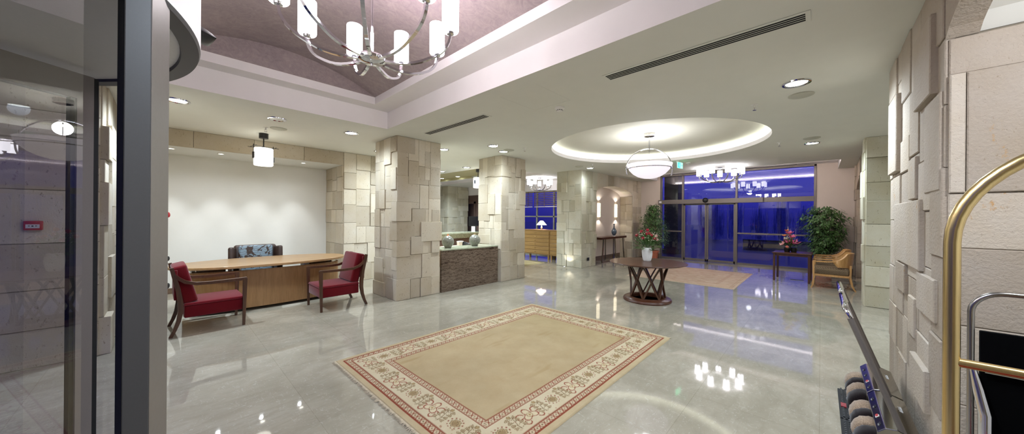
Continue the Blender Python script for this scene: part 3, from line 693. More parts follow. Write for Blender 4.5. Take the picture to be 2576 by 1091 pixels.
# exit sign
ex = thing('exit_sign', 'green lit exit sign hanging from the ceiling before the glass doors', 'exit sign', (9.12, 2.66, CZ), math.radians(79))
mb = MB(); mb.box(-.03, -.13, -.03, .03, .13, 0, .004); mb.build('housing', M['white'], ex)
mb = MB(); mb.box(-.008, -.125, -.175, .008, .125, -.03); mb.build('panel', M['exit_white'], ex, smooth=False)
mb = MB(); mb.box(-.012, .0, -.168, -.008, .115, -.037); mb.build('figure_field', M['exit'], ex, smooth=False)
mb = MB()   # running figure, arrow and door
mb.lathe([(.011, -.0135), (.011, -.012)], 14, (0, .055, -.06), 'X')
for a, b, w in (((.058, -.075), (.062, -.105), .016), ((.06, -.104), (.04, -.125), .011), ((.04, -.125), (.05, -.148), .009), ((.062, -.104), (.082, -.13), .011), ((.082, -.13), (.1, -.132), .009), ((.058, -.078), (.035, -.09), .008), ((.06, -.078), (.085, -.088), .008)):
    mb.bar((-.0125, *a), (-.0125, *b), .002, w, up=(1, 0, 0))
mb.build('figure', M['exit_white'], ex, smooth=False)
mb = MB(); mb.bar((-.0095, -.02, -.1), (-.0095, -.08, -.1), .002, .014, up=(1, 0, 0)); mb.poly([(-.0098, -.075, -.075), (-.0098, -.112, -.1), (-.0098, -.075, -.125)]); mb.build('arrow', M['exit'], ex, smooth=False)

# ================================================================== CHANDELIERS AND PENDANTS
def chandelier(label, c, R, n, a0, ztop, sr=.062, sh=.26, rise=.22, shade='shade'):
    t = thing('chandelier', label, 'chandelier', c)
    mb = MB(); mb.lathe([(.001, -.04), (.008, -.041), (.010, -.026), (.06, -.02), (.094, -.004), (.097, .014), (.09, .026), (.036, .03), (.012, .034)], 36); mb.build('hub', M['chrome'], t)
    mb = MB(); mb.tube([(0, 0, .02), (0, 0, .2)], .012, 12); mb.tube([(0, 0, .2), (0, 0, ztop-c[2]-.02)], .008, 12); mb.build('rod', M['chrome'], t)
    mb = MB(); mb.lathe([(.06, ztop-c[2]), (.06, ztop-c[2]-.02), (.02, ztop-c[2]-.035)], 24); mb.build('ceiling_plate', M['chrome'], t)
    for k in range(n):
        a = a0 + 2*PI*k/n; ca, sa = math.cos(a), math.sin(a); path = []
        for j in range(15):
            s = j/14; r = .085 + (R-.085)*math.sin(s*PI/2)**.95; z = -.012*math.sin(min(1, s*2.2)*PI) + rise*(1-math.cos(s*PI/2))**1.25
            path.append((ca*r, sa*r, z))
        mb = MB(); mb.tube(path, .0165, 4, flat=.75); arm = mb.build('arm', M['chrome'], t, ang=50)
        mb = MB(); mb.lathe([(.010, rise-.01), (.026, rise-.002), (.03, rise+.012), (.02, rise+.02)], 16, (ca*R, sa*R, 0)); mb.build('cup', M['chrome'], arm)
        mb = MB(); mb.lathe([(sr*.35, rise+.016), (sr*.9, rise+.018), (sr, rise+.028), (sr, rise+sh), (sr*.96, rise+sh), (sr*.9, rise+sh-.01), (sr*.9, rise+.03)], 22, (ca*R, sa*R, 0)); mb.build('shade', M[shade], t)
    return t
chandelier('large chrome chandelier of lit glass cylinders under the brown vault', (1.02, 2.38, 2.68), .56, 9, math.radians(241), 3.71, .062, .27, .235)
chandelier('chrome chandelier of lit glass cylinders before the sliding glass doors', (10.83, 2.1, 2.60), .53, 9, math.radians(11), CZ, .066, .20, .18, 'shade_far')
chandelier('small distant chandelier of lit cylinders in front of the blinds', (9.55, 7.62, 2.56), .42, 7, math.radians(40), CZ, .062, .2, .17, 'shade_far')
bp = thing('bowl_pendant', 'white glass bowl pendant in a chrome hoop under the round recess', 'pendant light', (6.83, 2.58, 2.36))
mb = MB(); pr = [(.001, 0), (.12, .012), (.22, .045), (.31, .10), (.385, .18), (.42, .235), (.44, .30), (.425, .302), (.40, .235), (.30, .12), (.15, .035), (.001, .02)]; mb.lathe(pr, 44); mb.build('bowl', M['bowl'], bp)
mb = MB(); mb.lathe([(.405, .205), (.419, .203), (.424, .216), (.412, .222)], 48); mb.build('rim_band', M['chrome'], bp)
mb = MB(); ha = math.radians(-55); ca, sa = math.cos(ha), math.sin(ha)
path = [(ca*.455*math.cos(q), sa*.455*math.cos(q), .20+.455*math.sin(q)*.92) for q in [math.radians(-20 + 215*k/40) for k in range(41)]]
mb.tube(path, .011, 10); mb.build('hoop', M['chrome'], bp)
mb = MB(); mb.tube([(0, 0, .55), (0, 0, .86)], .015, 12); mb.tube([(0, 0, .24), (0, 0, .55)], .006, 8); mb.build('rod', M['chrome'], bp)
mb = MB(); mb.lathe([(.10, .935), (.10, .88)], 28); mb.build('canopy', M['white'], bp)
mb = MB(); mb.lathe([(.098, .882), (.10, .868), (.06, .855), (.015, .85)], 28); mb.build('canopy_ring', M['chrome'], bp)
def lantern(label, x, y):
    t = thing('lantern_pendant', label, 'pendant light', (x, y, CZ), math.radians(12))
    mb = MB(); mb.lathe([(.07, 0), (.07, -.09)], 24); mb.build('canopy', M['black'], t)
    mb = MB(); mb.tube([(0, 0, -.09), (0, 0, -.25)], .01, 8); mb.lathe([(.03, -.24), (.03, -.27)], 12); mb.build('stem', M['black'], t)
    mb = MB(); mb.lathe([(.138, -.27), (.143, -.275), (.143, -.565), (.135, -.578), (.125, -.575), (.001, -.57)], 32); mb.build('glass_shade', M['lantern'], t)
    mb = MB()
    for y0 in (-.10, .10):
        mb.bar((-.20, y0, -.255), (.20, y0, -.255), .007, .007)
    for x0 in (-.152, .152): mb.bar((x0, -.13, -.245), (x0, .13, -.245), .007, .007); mb.bar((x0, 0, -.21), (x0, 0, -.47), .009, .009)
    mb.build('wire_frame', M['black'], t, smooth=False)
    mb = MB(); mb.box(-.162, -.03, -.46, -.148, .03, -.35); mb.box(.148, -.03, -.5, .162, .03, -.41); mb.build('side_plate', M['black'], t, smooth=False)
lantern('black framed lantern pendant with a lit white cylinder by the white recess', 1.2, 7.33)
lantern('lit lantern pendant half hidden behind the second reception column', 6.62, 7.72)

# ================================================================== RED ARMCHAIRS AND DESK
def armchair(label, loc, rz):
    t = thing('armchair', label, 'chair', loc, rz, 'red armchairs at the desk')
    mb = MB(); mb.box(-.30, -.335, .215, .30, .27, .375, .018); 
    mb.build('seat_base', M['redfab'], t)
    mb = MB(); vs = mb.box(-.302, -.338, .37, .302, .27, .405, .016, seg=3)
    for v in vs:
        if v.co.z > .39: v.co.z += .022*(1-(v.co.x/.31)**2)*(1-((v.co.y+.03)/.33)**2)
    mb.tube([(-.302, -.338, .378), (.302, -.338, .378)], .006, 6); mb.tube([(-.302, -.33, .378), (-.302, .27, .378)], .006, 6); mb.tube([(.302, -.33, .378), (.302, .27, .378)], .006, 6)
    mb.build('seat', M['redfab'], t)
    mb = MB(); mt = Matrix.Translation((0, .205, .40)) @ Matrix.Rotation(-.235, 4, 'X')
    vs = mb.box(-.275, -.075, 0, .275, .07, .50, .028, 0, mt, 3); mb.build('back_cushion', M['redfab'], t)
    for s in (-1, 1):
        mb = MB(); x = .322*s
        mb.prism([(-.018, -.016), (.018, -.016), (.018, .018), (-.018, .018)], 0, 1)
        for v in mb.bm.verts:
            k = 1.25 if v.co.z > .5 else .8
            v.co = Vector((x + v.co.x*k*1.15, -.34 + v.co.y*k*1.15 + (.012 if v.co.z < .5 else 0), v.co.z*.66))
        mb.build('front_leg', M['walnut_v'], t, smooth=False, bev=.003)
        mb = MB(); pts = [(.39, 0), (.352, .09), (.318, .2), (.30, .32), (.303, .43), (.325, .6), (.36, .76), (.385, .875)]
        mb.tube([(x*.99, y, z) for y, z in pts], [.024, .026, .031, .035, .035, .033, .03, .026], 4, flat=1); mb.build('rear_leg', M['walnut_v'], t, ang=50)
        mb = MB(); path = [(x, -.357, .652), (x, -.2, .648), (x*1.0, .02, .645), (x*1.015, .16, .652), (x*1.01, .26, .685), (x, .315, .73), (x*.99, .35, .775)]
        mb.tube(path, [.034, .033, .033, .034, .034, .031, .027], 4, flat=.8); mb.build('arm', M['walnut'], t, ang=50)
    mb = MB(); mb.box(-.3, .33, .46, .3, .36, .84, .006, 0, Matrix.Rotation(0, 4, 'X')); mb.build('back_panel', M['redfab'], t)
    return t
armchair('red armchair at the left, partly behind the grey door post, facing right', (.425, 6.23, 0), math.radians(91))
armchair('red armchair near the stone column, facing left before the desk', (2.03, 6.12, 0), math.radians(-89))

dk = thing('desk', 'long oak desk with a rounded top before the white recess', 'desk', (1.27, 7.25, 0))
def sup(a, b, n, k=64): 
    return [(a*abs(math.cos(q))**(2/n)*(1 if math.cos(q) > 0 else -1), b*abs(math.sin(q))**(2/n)*(1 if math.sin(q) > 0 else -1)) for q in [2*PI*i/k for i in range(k)]]
mb = MB(); mb.prism(sup(1.26, .64, 2.25), .705, .745); mb.build('tabletop', M['oak'], dk, bev=.005)
arc = [(1.10*math.cos(q), -.18-.36*math.sin(q)**.8) for q in [PI*i/40 for i in range(41)]]
for a, b in ((0, 7), (7, 13), (13, 33), (33, 41)):
    seg = arc[a:b+1]; inner = [(x*.975, y+.025) for x, y in reversed(seg)]
    mb = MB(); mb.prism(seg+inner, .05, .66); mb.build('front_panel', M['oak_v'], dk, smooth=False)
mb = MB(); mb.box(-1.0, -.3, 0, 1.0, .1, .05); mb.build('plinth', M['black'], dk, smooth=False)
mb = MB(); mb.box(-1.0, -.19, .05, -.6, .4, .66); mb.build('pedestal', M['oak_v'], dk, smooth=False)
mb = MB(); mb.box(.6, -.19, .05, 1.0, .4, .66); mb.build('pedestal', M['oak_v'], dk, smooth=False)
for x, y in ((-.95, -.28), (-.45, -.46), (.45, -.46), (.95, -.28), (.8, .3), (-.8, .3)): mb = MB(); mb.tube([(x, y, .655), (x, y, .71)], .014, 12); mb.build('standoff', M['chrome'], dk)

wc_ = thing('wing_chair', 'brown leather wing chair with a blue damask back behind the desk', 'chair', (1.24, 8.12, 0), math.radians(-4))
mb = MB(); mb.box(-.30, -.30, .22, .30, .22, .46, .04); mb.build('seat', M['damask'], wc_)
mb = MB(); mt = Matrix.Translation((0, .22, .30)) @ Matrix.Rotation(-.12, 4, 'X'); mb.box(-.345, .0, 0, .345, .12, .655, .05, 0, mt, 3); mb.build('back_shell', M['leather'], wc_)
mb = MB(); mt = Matrix.Translation((0, .16, .42)) @ Matrix.Rotation(-.12, 4, 'X'); mb.box(-.275, -.02, 0, .275, .09, .525, .04, 0, mt, 3); mb.build('back_cushion', M['damask'], wc_)
for s in (-1, 1):
    mb = MB(); mt = Matrix.Translation((s*.36, .2, .4)) @ Matrix.Rotation(-.12, 4, 'X') @ Matrix.Rotation(s*.25, 4, 'Z'); mb.box(-.045, -.16, 0, .045, .13, .51, .035, 0, mt, 3); mb.build('wing', M['leather'], wc_)
    mb = MB(); mb.box(s*.33-.05, -.32, .2, s*.33+.05, .25, .64, .04); mb.build('arm', M['leather'], wc_)
    for y in (-.26, .26): mb = MB(); mb.tube([(s*.3, y, .22), (s*.31, y*1.05, 0)], [.025, .016], 8); mb.build('leg', M['walnut_v'], wc_)

# ================================================================== RECEPTION
rc = thing('reception_counter', 'brown wave patterned granite counter between two stone columns', 'counter', (4.65, 5.6, 0))
mb = MB(); mb.box(-.80, .0, 0, .79, .05, .845); mb.build('front_panel', M['counter'], rc, smooth=False)
mb = MB(); mb.box(-.80, -.012, .845, .79, .52, .875, .004); mb.build('countertop', M['countertop'], rc, smooth=False)
mb = MB(); mb.box(-.80, .05, 0, .79, .07, .845); mb.build('backing', M['oak_v'], rc, smooth=False)
def ball(label, x, y, m, stem):
    t = thing('ball_vase', label, 'vase', (x, y, .875), 0, 'mosaic ball vases'); mb = MB(); R = .131
    pr = [(.001, 0), (.06, 0), (.07, .006)] + [(R*math.sin(q), R*1.0 - R*math.cos(q)*.98) for q in [math.radians(a) for a in range(36, 171, 9)]] + [(.02, .262), (.001, .258)]
    mb.lathe(pr, 32); mb.build('body', m, t)
    mb = MB(); mb.lathe([(.022, .25), (.026, .262), (.018, .268), (.012, .262)], 14); 
    for k in range(4): mb.tube([(0, 0, .262), (.008*math.cos(k*1.6), .008*math.sin(k*1.6), .285), (.02*math.cos(k*1.6), .02*math.sin(k*1.6), .30)], [.005, .004, .002], 5)
    mb.build('stopper', stem, t)
ball('left mosaic ball vase with an orange top on the granite counter', 4.18, 5.85, M['mosaic'], M['orange'])
ball('right mosaic ball vase with a yellow top on the granite counter', 4.93, 5.85, M['mosaic'], M['oak_gold'])
bk = thing('back_counter', 'raised speckled granite back counter behind the ball vases', 'counter', (4.7, 7.55, 0))
mb = MB(); mb.box(0, 0, 1.05, 2.9, .5, 1.09, .004); mb.build('ledge_top', M['countertop'], bk, smooth=False)
mb = MB(); mb.box(0, -.01, .93, 2.9, .08, 1.05); mb.build('ledge_edge', M['speck'], bk, smooth=False)
mb = MB(); mb.box(0, .08, 0, 2.9, .5, 1.05); mb.build('body', M['brown'], bk, smooth=False)
mb = MB(); mb.box(0, -.62, .70, 2.9, .08, .735, .004); mb.build('desk_shelf', M['oak_gold'], bk, smooth=False)
for x in (.02, 1.4, 2.84): mb = MB(); mb.box(x, -.6, 0, x+.04, .08, .70); mb.build('shelf_support', M['oak_gold'], bk, smooth=False)
for k, (x, y, w, rz, lab) in enumerate(((5.0, 7.1, .21, .2, 'white paper sheets lying on the reception desk shelf, left'), (5.32, 7.15, .24, -.25, 'stack of white papers on the reception desk beside the telephone'))):
    t = thing('paper_stack', lab, 'papers', (x, y, .735), rz, 'papers on the reception desk')
    for j in range(3): mb = MB(); mb.obox((0.02*j, .01*j, .004+.007*j), (w, .297, .006), (0, 0, .15*j)); mb.build('sheet', M['paper'], t, smooth=False)
tp = thing('telephone', 'black desk telephone behind the ball vases', 'telephone', (5.72, 7.1, .735), .3)
mb = MB(); mb.prism([(-.1, 0), (.1, 0), (.1, .09), (-.1, .03)], -.1, .1, axis='X'); mb.build('body', M['black'], tp, smooth=False)
mb = MB(); mb.tube([(-.07, -.09, .05), (-.07, -.06, .085), (-.07, .06, .115), (-.07, .09, .1)], [.022, .016, .016, .024], 8); mb.build('handset', M['black'], tp)
mb = MB(); mb.box(.0, -.07, .05, .08, .05, .085, .004); mb.build('keypad', M['alu'], tp)
bx_ = thing('card_box', 'small pale box on the reception desk behind the telephone', 'box', (5.7, 7.4, .735), .1); mb = MB(); mb.box(-.08, -.05, 0, .08, .05, .12, .004); mb.build('body', M['cream'], bx_, smooth=False); mb = MB(); mb.box(-.084, -.054, .09, .084, .054, .125, .003); mb.build('lid', M['paper'], bx_, smooth=False)
mo = thing('monitor', 'black flat monitor standing on the back counter', 'monitor', (6.66, 7.86, 1.09), math.radians(-45))
mb = MB(); mb.box(-.22, -.02, .17, .22, .02, .47, .006); mb.build('screen', M['screen'], mo, smooth=False)
mb = MB(); mb.box(-.02, .02, .0, .02, .04, .3); mb.box(-.1, -.07, 0, .1, .09, .015, .004); mb.build('stand', M['black'], mo, smooth=False)
sh = thing('sign_holder', 'white card holder leaning below the monitor', 'sign holder', (6.41, 7.68, 1.09), math.radians(-40)); mb = MB(); mb.obox((0, 0, .085), (.11, .006, .165), (-.2, 0, 0)); mb.build('card', M['paper'], sh, smooth=False); mb = MB(); mb.box(-.06, -.03, 0, .06, .05, .012); mb.build('foot', M['white'], sh, smooth=False)

# ---- dresser, lamp
def dresser(label, y0, y1, nd):
    t = thing('dresser', label, 'dresser', (9.6, y0, 0), 0, 'golden oak dressers'); L = y1-y0
    mb = MB(); mb.box(0, 0, .16, .45, L, 1.05, .004); mb.build('carcass', M['oak_gold'], t, smooth=False)
    mb = MB(); mb.box(-.02, -.005, 1.05, .47, L+.005, 1.085, .004); mb.build('top', M['oak_gold'], t, smooth=False)
    for k in range(nd):
        z0 = .19 + .84*k/nd; mb = MB(); mb.box(-.018, .02, z0+.008, 0, L-.02, z0+.84/nd-.008, .004); d = mb.build('drawer', M['oak_gold'], t, smooth=False)
        mb = MB(); mb.lathe([(.001, -.04), (.014, -.036), (.01, -.018)], 12, (0, L/2, z0+.42/nd), 'X'); mb.build('knob', M['brass'], d)
    for y in (.03, L-.09):
        for x in (.0, .38): mb = MB(); mb.prism([(x, y), (x+.06, y), (x+.06, y+.06), (x, y+.06)], 0, .16); mb.build('leg', M['oak_gold'], t, smooth=False)
dresser('golden oak dresser with wide drawers under the blinds', 7.18, 8.5, 6)
dresser('golden oak dresser partly behind the farthest stone column', 6.34, 7.172, 6)
tl = thing('table_lamp', 'small table lamp with a white cone shade on the dresser', 'table lamp', (9.83, 7.74, 1.085))
mb = MB(); mb.lathe([(.06, 0), (.06, .012), (.02, .02), (.035, .05), (.04, .08), (.012, .13), (.008, .19)], 18); mb.build('base', M['chrome'], tl)
mb = MB(); mb.lathe([(.20, .17), (.06, .33), (.055, .33), (.19, .17)], 24); mb.build('lamp_shade', M['lamp_shade'], tl)

# ================================================================== ALCOVE: CONSOLE TABLE, VASE, SCONCES
ct = thing('console_table', 'dark wood console table on chrome legs in the arched alcove', 'table', (11.1, 5.6, 0))
mb = MB(); mb.box(-.98, -.2, .80, 1.0, .2, .875, .004); mb.build('tabletop', M['walnut'], ct, smooth=False)
for x in (-.85, .85):
    for y in (-.16, .16): mb = MB(); mb.bar((x*1.0, y*1.05, 0), (x*.9, y, .80), .05, .03); mb.build('leg', M['mirror_steel'], ct, smooth=False)
for y in (-.16, .16): mb = MB(); mb.bar((0, y, 0), (0, y, .8), .04, .03); mb.build('leg', M['mirror_steel'], ct, smooth=False)
mb = MB(); mb.box(-.86, -.175, 0, .86, -.145, .03); mb.build('foot_rail', M['mirror_steel'], ct, smooth=False)
bv = thing('bottle_vase', 'slender dark blue glazed vase on the console table', 'vase', (11.36, 5.55, .875))
mb = MB(); mb.lathe([(.001, 0), (.055, 0), (.05, .02), (.04, .03), (.075, .08), (.095, .14), (.09, .2), (.055, .265), (.025, .31), (.018, .38), (.022, .42), (.045, .45), (.038, .452), (.014, .41)], 28); mb.build('body', M['blueglaze'], bv)
mb = MB(); mb.lathe([(.058, 0), (.06, .006), (.05, .016)], 24); mb.build('foot', M['porcelain'], bv)
for x, lab in ((10.75, 'left lit wall sconce in the alcove, half behind the farthest column'), (12.1, 'right lit wall sconce in the alcove above the console table')):
    t = thing('wall_sconce', lab, 'wall light', (x, 5.86, 1.56), 0, 'alcove wall sconces')
    mb = MB(); mb.lathe([(.085, 0.01), (.085, .52)], 20, sy=.9); mb.build('glass_shade', M['sconce'], t)
    mb = MB()
    for q in (-150, -120, -90, -60, -30): a = math.radians(q); mb.bar((.089*math.cos(a), .08*math.sin(a), 0), (.089*math.cos(a), .08*math.sin(a), .53), .006, .006)
    for z in (.01, .18, .35, .52): mb.tube([(.089*math.cos(math.radians(a)), .08*math.sin(math.radians(a)), z) for a in range(-180, 1, 15)], .004, 4)
    mb.build('metal_grid', M['black'], t, smooth=False)
    mb = MB(); mb.box(-.07, -.02, .05, .07, .0, .48); mb.build('back_plate', M['black'], t, smooth=False)

# ================================================================== ROUND TABLE AND BOUQUET
rt = thing('round_table', 'dark round table on crossed curved slats under the bowl pendant', 'table', (6.27, 2.39, 0))
mb = MB(); mb.lathe([(.001, .672), (.40, .672), (.64, .692), (.68, .706), (.683, .714), (.68, .72), (.001, .72)], 72); mb.build('tabletop', M['walnut'], rt, ang=25)
mb = MB(); mb.lathe([(.30, .0), (.425, .0), (.43, .02), (.415, .05), (.375, .07), (.30, .075), (.285, .06), (.285, .01), (.30, 0)], 64); mb.build('base_ring', M['walnut'], rt, ang=30)
for k in range(14):
    s = 1 if k % 2 else -1; a0 = 2*PI*(k//2)/7 + .16; path = []
    for j in range(13):
        q = j/12; r = .315 - .05*math.sin(q*PI) + .05*q; a = a0 + s*(q-.5)*.92; path.append((r*math.cos(a), r*math.sin(a), .065+.61*q))
    mb = MB(); mb.tube(path, .022, 4, flat=.8); mb.build('slat_leg', M['walnut_v'], rt, ang=50)
wv = thing('flower_vase', 'white ribbed vase holding red roses on the round table', 'vase', (6.42, 2.45, .72))
mb = MB(); mb.lathe([(.001, 0), (.062, 0), (.072, .012), (.088, .08), (.096, .15), (.09, .21), (.074, .255), (.068, .257), (.08, .21), (.08, .06), (.001, .03)], 36)
mb.build('body', M['porcelain'], wv)
mb = MB()
for k in range(12):
    z = .03+.018*k; pts = []
    for j in range(48):
        a = 2*PI*j/48; zz = z + .006*math.sin(8*a); rr = .0725 + (.0965-.0725)*math.sin(min(1, zz/.26)*PI*.62+.1)**1.0
        pr_ = [(0, .068), (.012, .072), (.08, .088), (.15, .096), (.21, .09), (.26, .073)]
        for (za, ra), (zb, rb) in zip(pr_, pr_[1:]):
            if za <= zz <= zb: rr = ra + (rb-ra)*(zz-za)/(zb-za)
        pts.append((rr*math.cos(a), rr*math.sin(a), zz))
    mb.tube(pts, .0028, 4, closed=True)
mb.build('wave_ribs', M['porcelain'], wv)
def leaf_face(mb, p, d, up, L, w, mi=0):
    d = d.normalized(); s = d.cross(up)
    if s.length < 1e-3: s = d.orthogonal()
    s.normalize(); n = s.cross(d)
    a = mb.v(p); b = mb.v(p+d*L*.45+s*w-n*w*.25); c = mb.v(p+d*L-n*L*.12); e = mb.v(p+d*L*.45-s*w-n*w*.25); m = mb.v(p+d*L*.5)
    mb.face([a, b, m], mi); mb.face([b, c, m], mi); mb.face([c, e, m], mi); mb.face([e, a, m], mi)
def petals(mb, c, ax, n, L, w, opn, rnd, mi=0, a0=0):
    ax = ax.normalized(); u = ax.orthogonal().normalized(); v = ax.cross(u)
    for k in range(n):
        a = a0+2*PI*k/n; o = u*math.cos(a)+v*math.sin(a); leaf_face(mb, c, ax*math.cos(opn)+o*math.sin(opn), -ax if opn > .5 else o, L, w, mi)
rnd = random.Random(8)
def bloom(name, label, cat, group, base, top, kind, mat, sc=1.0):
    t = thing(name, label, cat, base, 0, group); q = Vector(top)-Vector(base); mb = MB()
    mb.tube([(0, 0, 0), q*.5+Vector((q.x*.05, q.y*.05, .01)), q], .0035, 5); mb.build('stem', M['leaf2'], t)
    mb = MB(); ax = (q.normalized()+Vector((0, 0, .4))).normalized()
    if kind == 'rose':
        mb2 = [(.001, -.005), (.018, .0), (.027, .015), (.028, .032), (.02, .048), (.008, .05), (.001, .042)]
        rot = Vector((0, 0, 1)).rotation_difference(ax).to_matrix().to_4x4(); n0 = len(mb.bm.verts)
        mb.lathe([(r*sc, z*sc) for r, z in mb2], 12); mb.bm.verts.ensure_lookup_table()
        for vv in mb.bm.verts[n0:]: vv.co = rot @ vv.co + q
        for j, (n, o) in enumerate(((5, .25), (5, .55), (5, .9))): petals(mb, q+ax*.004, ax, n, .045*sc, .022*sc, o, rnd, 0, j*.6)
    else:
        petals(mb, q, ax, 6, .125*sc, .04*sc, 1.0, rnd); petals(mb, q, ax, 6, .05*sc, .004*sc, .3, rnd)
    mb.build('bloom', mat, t); return t
VB = (6.42, 2.45, .94)
ROSES = [(-.17, .06, .30, 'leftmost red rose in the white vase'), (-.10, -.05, .25, 'low left red rose in the white vase'), (-.075, .08, .37, 'upper left red rose in the white vase'), (-.03, -.02, .33, 'red rose left of the middle of the white vase bouquet'),
         (.03, .06, .40, 'topmost red rose in the white vase'), (.045, -.08, .30, 'central front red rose in the white vase'), (.11, -.05, .24, 'low right red rose in the white vase'), (.08, .1, .33, 'red rose at the back of the white vase bouquet')]
ry = math.radians(43.4-90)     # spread the bouquet across
for a, b, z, lab in ROSES:
    x = a*math.cos(ry)-b*math.sin(ry); y = a*math.sin(ry)+b*math.cos(ry); bloom('rose', lab, 'flower', 'red roses in the white vase', VB, (VB[0]+x, VB[1]+y, .72+.17+z), 'rose', M['rose'], 1.05)
for a, b, z, lab in ((.17, .02, .29, 'pale pink flower at the right of the white vase bouquet'), (.20, .05, .22, 'lower pale pink flower at the right of the white vase bouquet')):
    x = a*math.cos(ry)-b*math.sin(ry); y = a*math.sin(ry)+b*math.cos(ry); bloom('carnation', lab, 'flower', 'pale flowers in the white vase', VB, (VB[0]+x, VB[1]+y, .72+.17+z), 'rose', M['palepink'], .95)
def greenery(label, base, n, spread, h, L, w, seed, whites=0, cx=1.0, group=None):
    rnd = random.Random(seed); mb = MB()
    for k in range(n):
        a = rnd.uniform(0, 2*PI); el = rnd.uniform(.1, 1.25); d = Vector((math.cos(a)*math.cos(el), math.sin(a)*math.cos(el), math.sin(el))); r = rnd.uniform(.3, 1)
        p = Vector((d.x*spread*r, d.y*spread*r, d.z*h*r)); leaf_face(mb, p, (d+Vector((rnd.uniform(-.4, .4), rnd.uniform(-.4, .4), rnd.uniform(-.3, .3)))), Vector((0, 0, 1)), L*rnd.uniform(.7, 1.2), w*rnd.uniform(.7, 1.2))
    for k in range(whites):
        a = rnd.uniform(0, 2*PI); r = rnd.uniform(.5, 1.05)*spread; p = Vector((math.cos(a)*r, math.sin(a)*r, h*rnd.uniform(.6, 1.15))); petals(mb, p, Vector((p.x, p.y, .4)), 5, .016, .007, .8, rnd, 1)
    o = mb.build('foliage', [M['leaf'], M['cream']], None, smooth=False); o.location = base
    return tag(o, label, 'foliage', group, 'stuff')
greenery('green leaves and tiny white blossoms around the roses in the white vase', VB, 190, .24, .30, .13, .018, 5, 70)

# ================================================================== POTTED FICUS TREES
def ficus(label, loc, pot_r, pot_h, z0, z1, rad, n, seed, shape, L):
    rnd = random.Random(seed); t = thing('potted_ficus', label, 'plant', loc)
    mb = MB(); mb.lathe([(pot_r*.7, 0), (pot_r*.74, .02), (pot_r*.95, pot_h*.85), (pot_r*1.06, pot_h*.86), (pot_r*1.06, pot_h), (pot_r*.95, pot_h), (pot_r*.92, pot_h*.9), (.001, pot_h*.9)], 32); mb.build('pot', M['terracotta'], t)
    mb = MB(); mb.lathe([(pot_r*.92, pot_h*.9), (.001, pot_h*.93)], 24); mb.build('soil', M['soil'], t)
    mb = MB(); tips = []; zm = (z0+z1)/2
    for k in range(5):
        a = 2*PI*k/5; mb.tube([(.03*math.cos(a), .03*math.sin(a), pot_h*.9), (.04*math.cos(a+1), .04*math.sin(a+1), z0), (.10*math.cos(a+1.6), .10*math.sin(a+1.6), zm), (.12*math.cos(a+2), .12*math.sin(a+2), z1*.92)], [.016, .014, .010, .004], 6)
    br = []
    for k in range(62):
        q = (k+.5)/62; z = z0 + (z1-z0)*q; R = rad*shape(q)*rnd.uniform(.8, 1.02); a = k*2.399; zs = z - .1
        end = Vector((R*math.cos(a), R*math.sin(a), z + .06 - rnd.uniform(.0, .22)*R/rad)); s = Vector((.05*math.cos(a), .05*math.sin(a), zs)); mid = (s+end)/2 + Vector((0, 0, .12*R/rad+.03))
        mb.tube([s, mid, end], [.006, .004, .002], 4); br.append((s, mid, end))
    mb.build('stems', M['bark'], t)
    for part, m in ((0, 'leaf'), (1, 'leaf2')):
        mb = MB()
        for k in range(n//2):
            s, m_, e = rnd.choice(br); q = rnd.uniform(.12, 1.0)**.7; p = s*(1-q)**2 + m_*2*q*(1-q) + e*q*q
            p = p + Vector((rnd.gauss(0, .045), rnd.gauss(0, .045), rnd.gauss(-.02, .05)))
            o = Vector((p.x, p.y, 0)); o = o.normalized() if o.length > .02 else Vector((1, 0, 0))
            d = o*rnd.uniform(.3, 1) + Vector((rnd.uniform(-.6, .6), rnd.uniform(-.6, .6), rnd.uniform(-1.1, -.1)))
            leaf_face(mb, p, d, (Vector((0, 0, 1))+o*.6), L*rnd.uniform(.7, 1.2), L*.24*rnd.uniform(.8, 1.15))
        mb.build('foliage', M[m], t, smooth=False)
    return t
ficus('bushy green ficus tree behind the wooden tub chairs right of the glass doors', (12.66, -.06, 0), .2, .36, .62, 1.86, .58, 3400, 3, lambda q: (.42+.74*q if q < .74 else .97*math.sqrt(max(.03, 1-((q-.74)/.28)**2))), .095)
ficus('ficus tree in a terracotta pot left of the glass doors behind the roses', (12.35, 4.5, 0), .2, .36, .62, 2.02, .62, 3600, 9, lambda q: (.9 if q < .45 else .9*(1-(q-.45)/.56*.75)), .075)

# ================================================================== SIDE TABLE, LILIES, TUB CHAIRS
st = thing('side_table', 'dark square side table with straight legs before the glass doors', 'table', (10.96, .52, 0), math.radians(-2))
mb = MB(); mb.box(-.36, -.37, .685, .36, .37, .715, .004); mb.build('tabletop', M['walnut'], st, smooth=False)
mb = MB(); mb.box(-.32, -.33, .63, .32, -.31, .685); mb.box(-.32, .31, .63, .32, .33, .685); mb.box(-.32, -.33, .63, -.30, .33, .685); mb.box(.30, -.33, .63, .32, .33, .685); mb.build('apron', M['walnut'], st, smooth=False)
for sx_ in (-1, 1):
    for sy_ in (-1, 1): mb = MB(); mb.box(sx_*.32-.022, sy_*.33-.022, 0, sx_*.32+.022, sy_*.33+.022, .685, .003); mb.build('leg', M['walnut_v'], st, smooth=False)
for k, (x, y, lab) in enumerate(((10.98, .63, 'left black pot of lilies on the dark side table'), (10.98, .50, 'right black pot of lilies on the dark side table'))):
    t = thing('flower_pot', lab, 'flower pot', (x, y, .715), 0, 'black pots of lilies'); mb = MB(); mb.lathe([(.001, 0), (.05, 0), (.06, .02), (.066, .11), (.06, .112), (.055, .09), (.001, .09)], 20); mb.build('body', M['black'], t)
    mb = MB(); mb.lathe([(.068, .10), (.07, .112), (.062, .115)], 20); mb.build('rim', M['black'], t)
LB = (10.98, .56, .80)
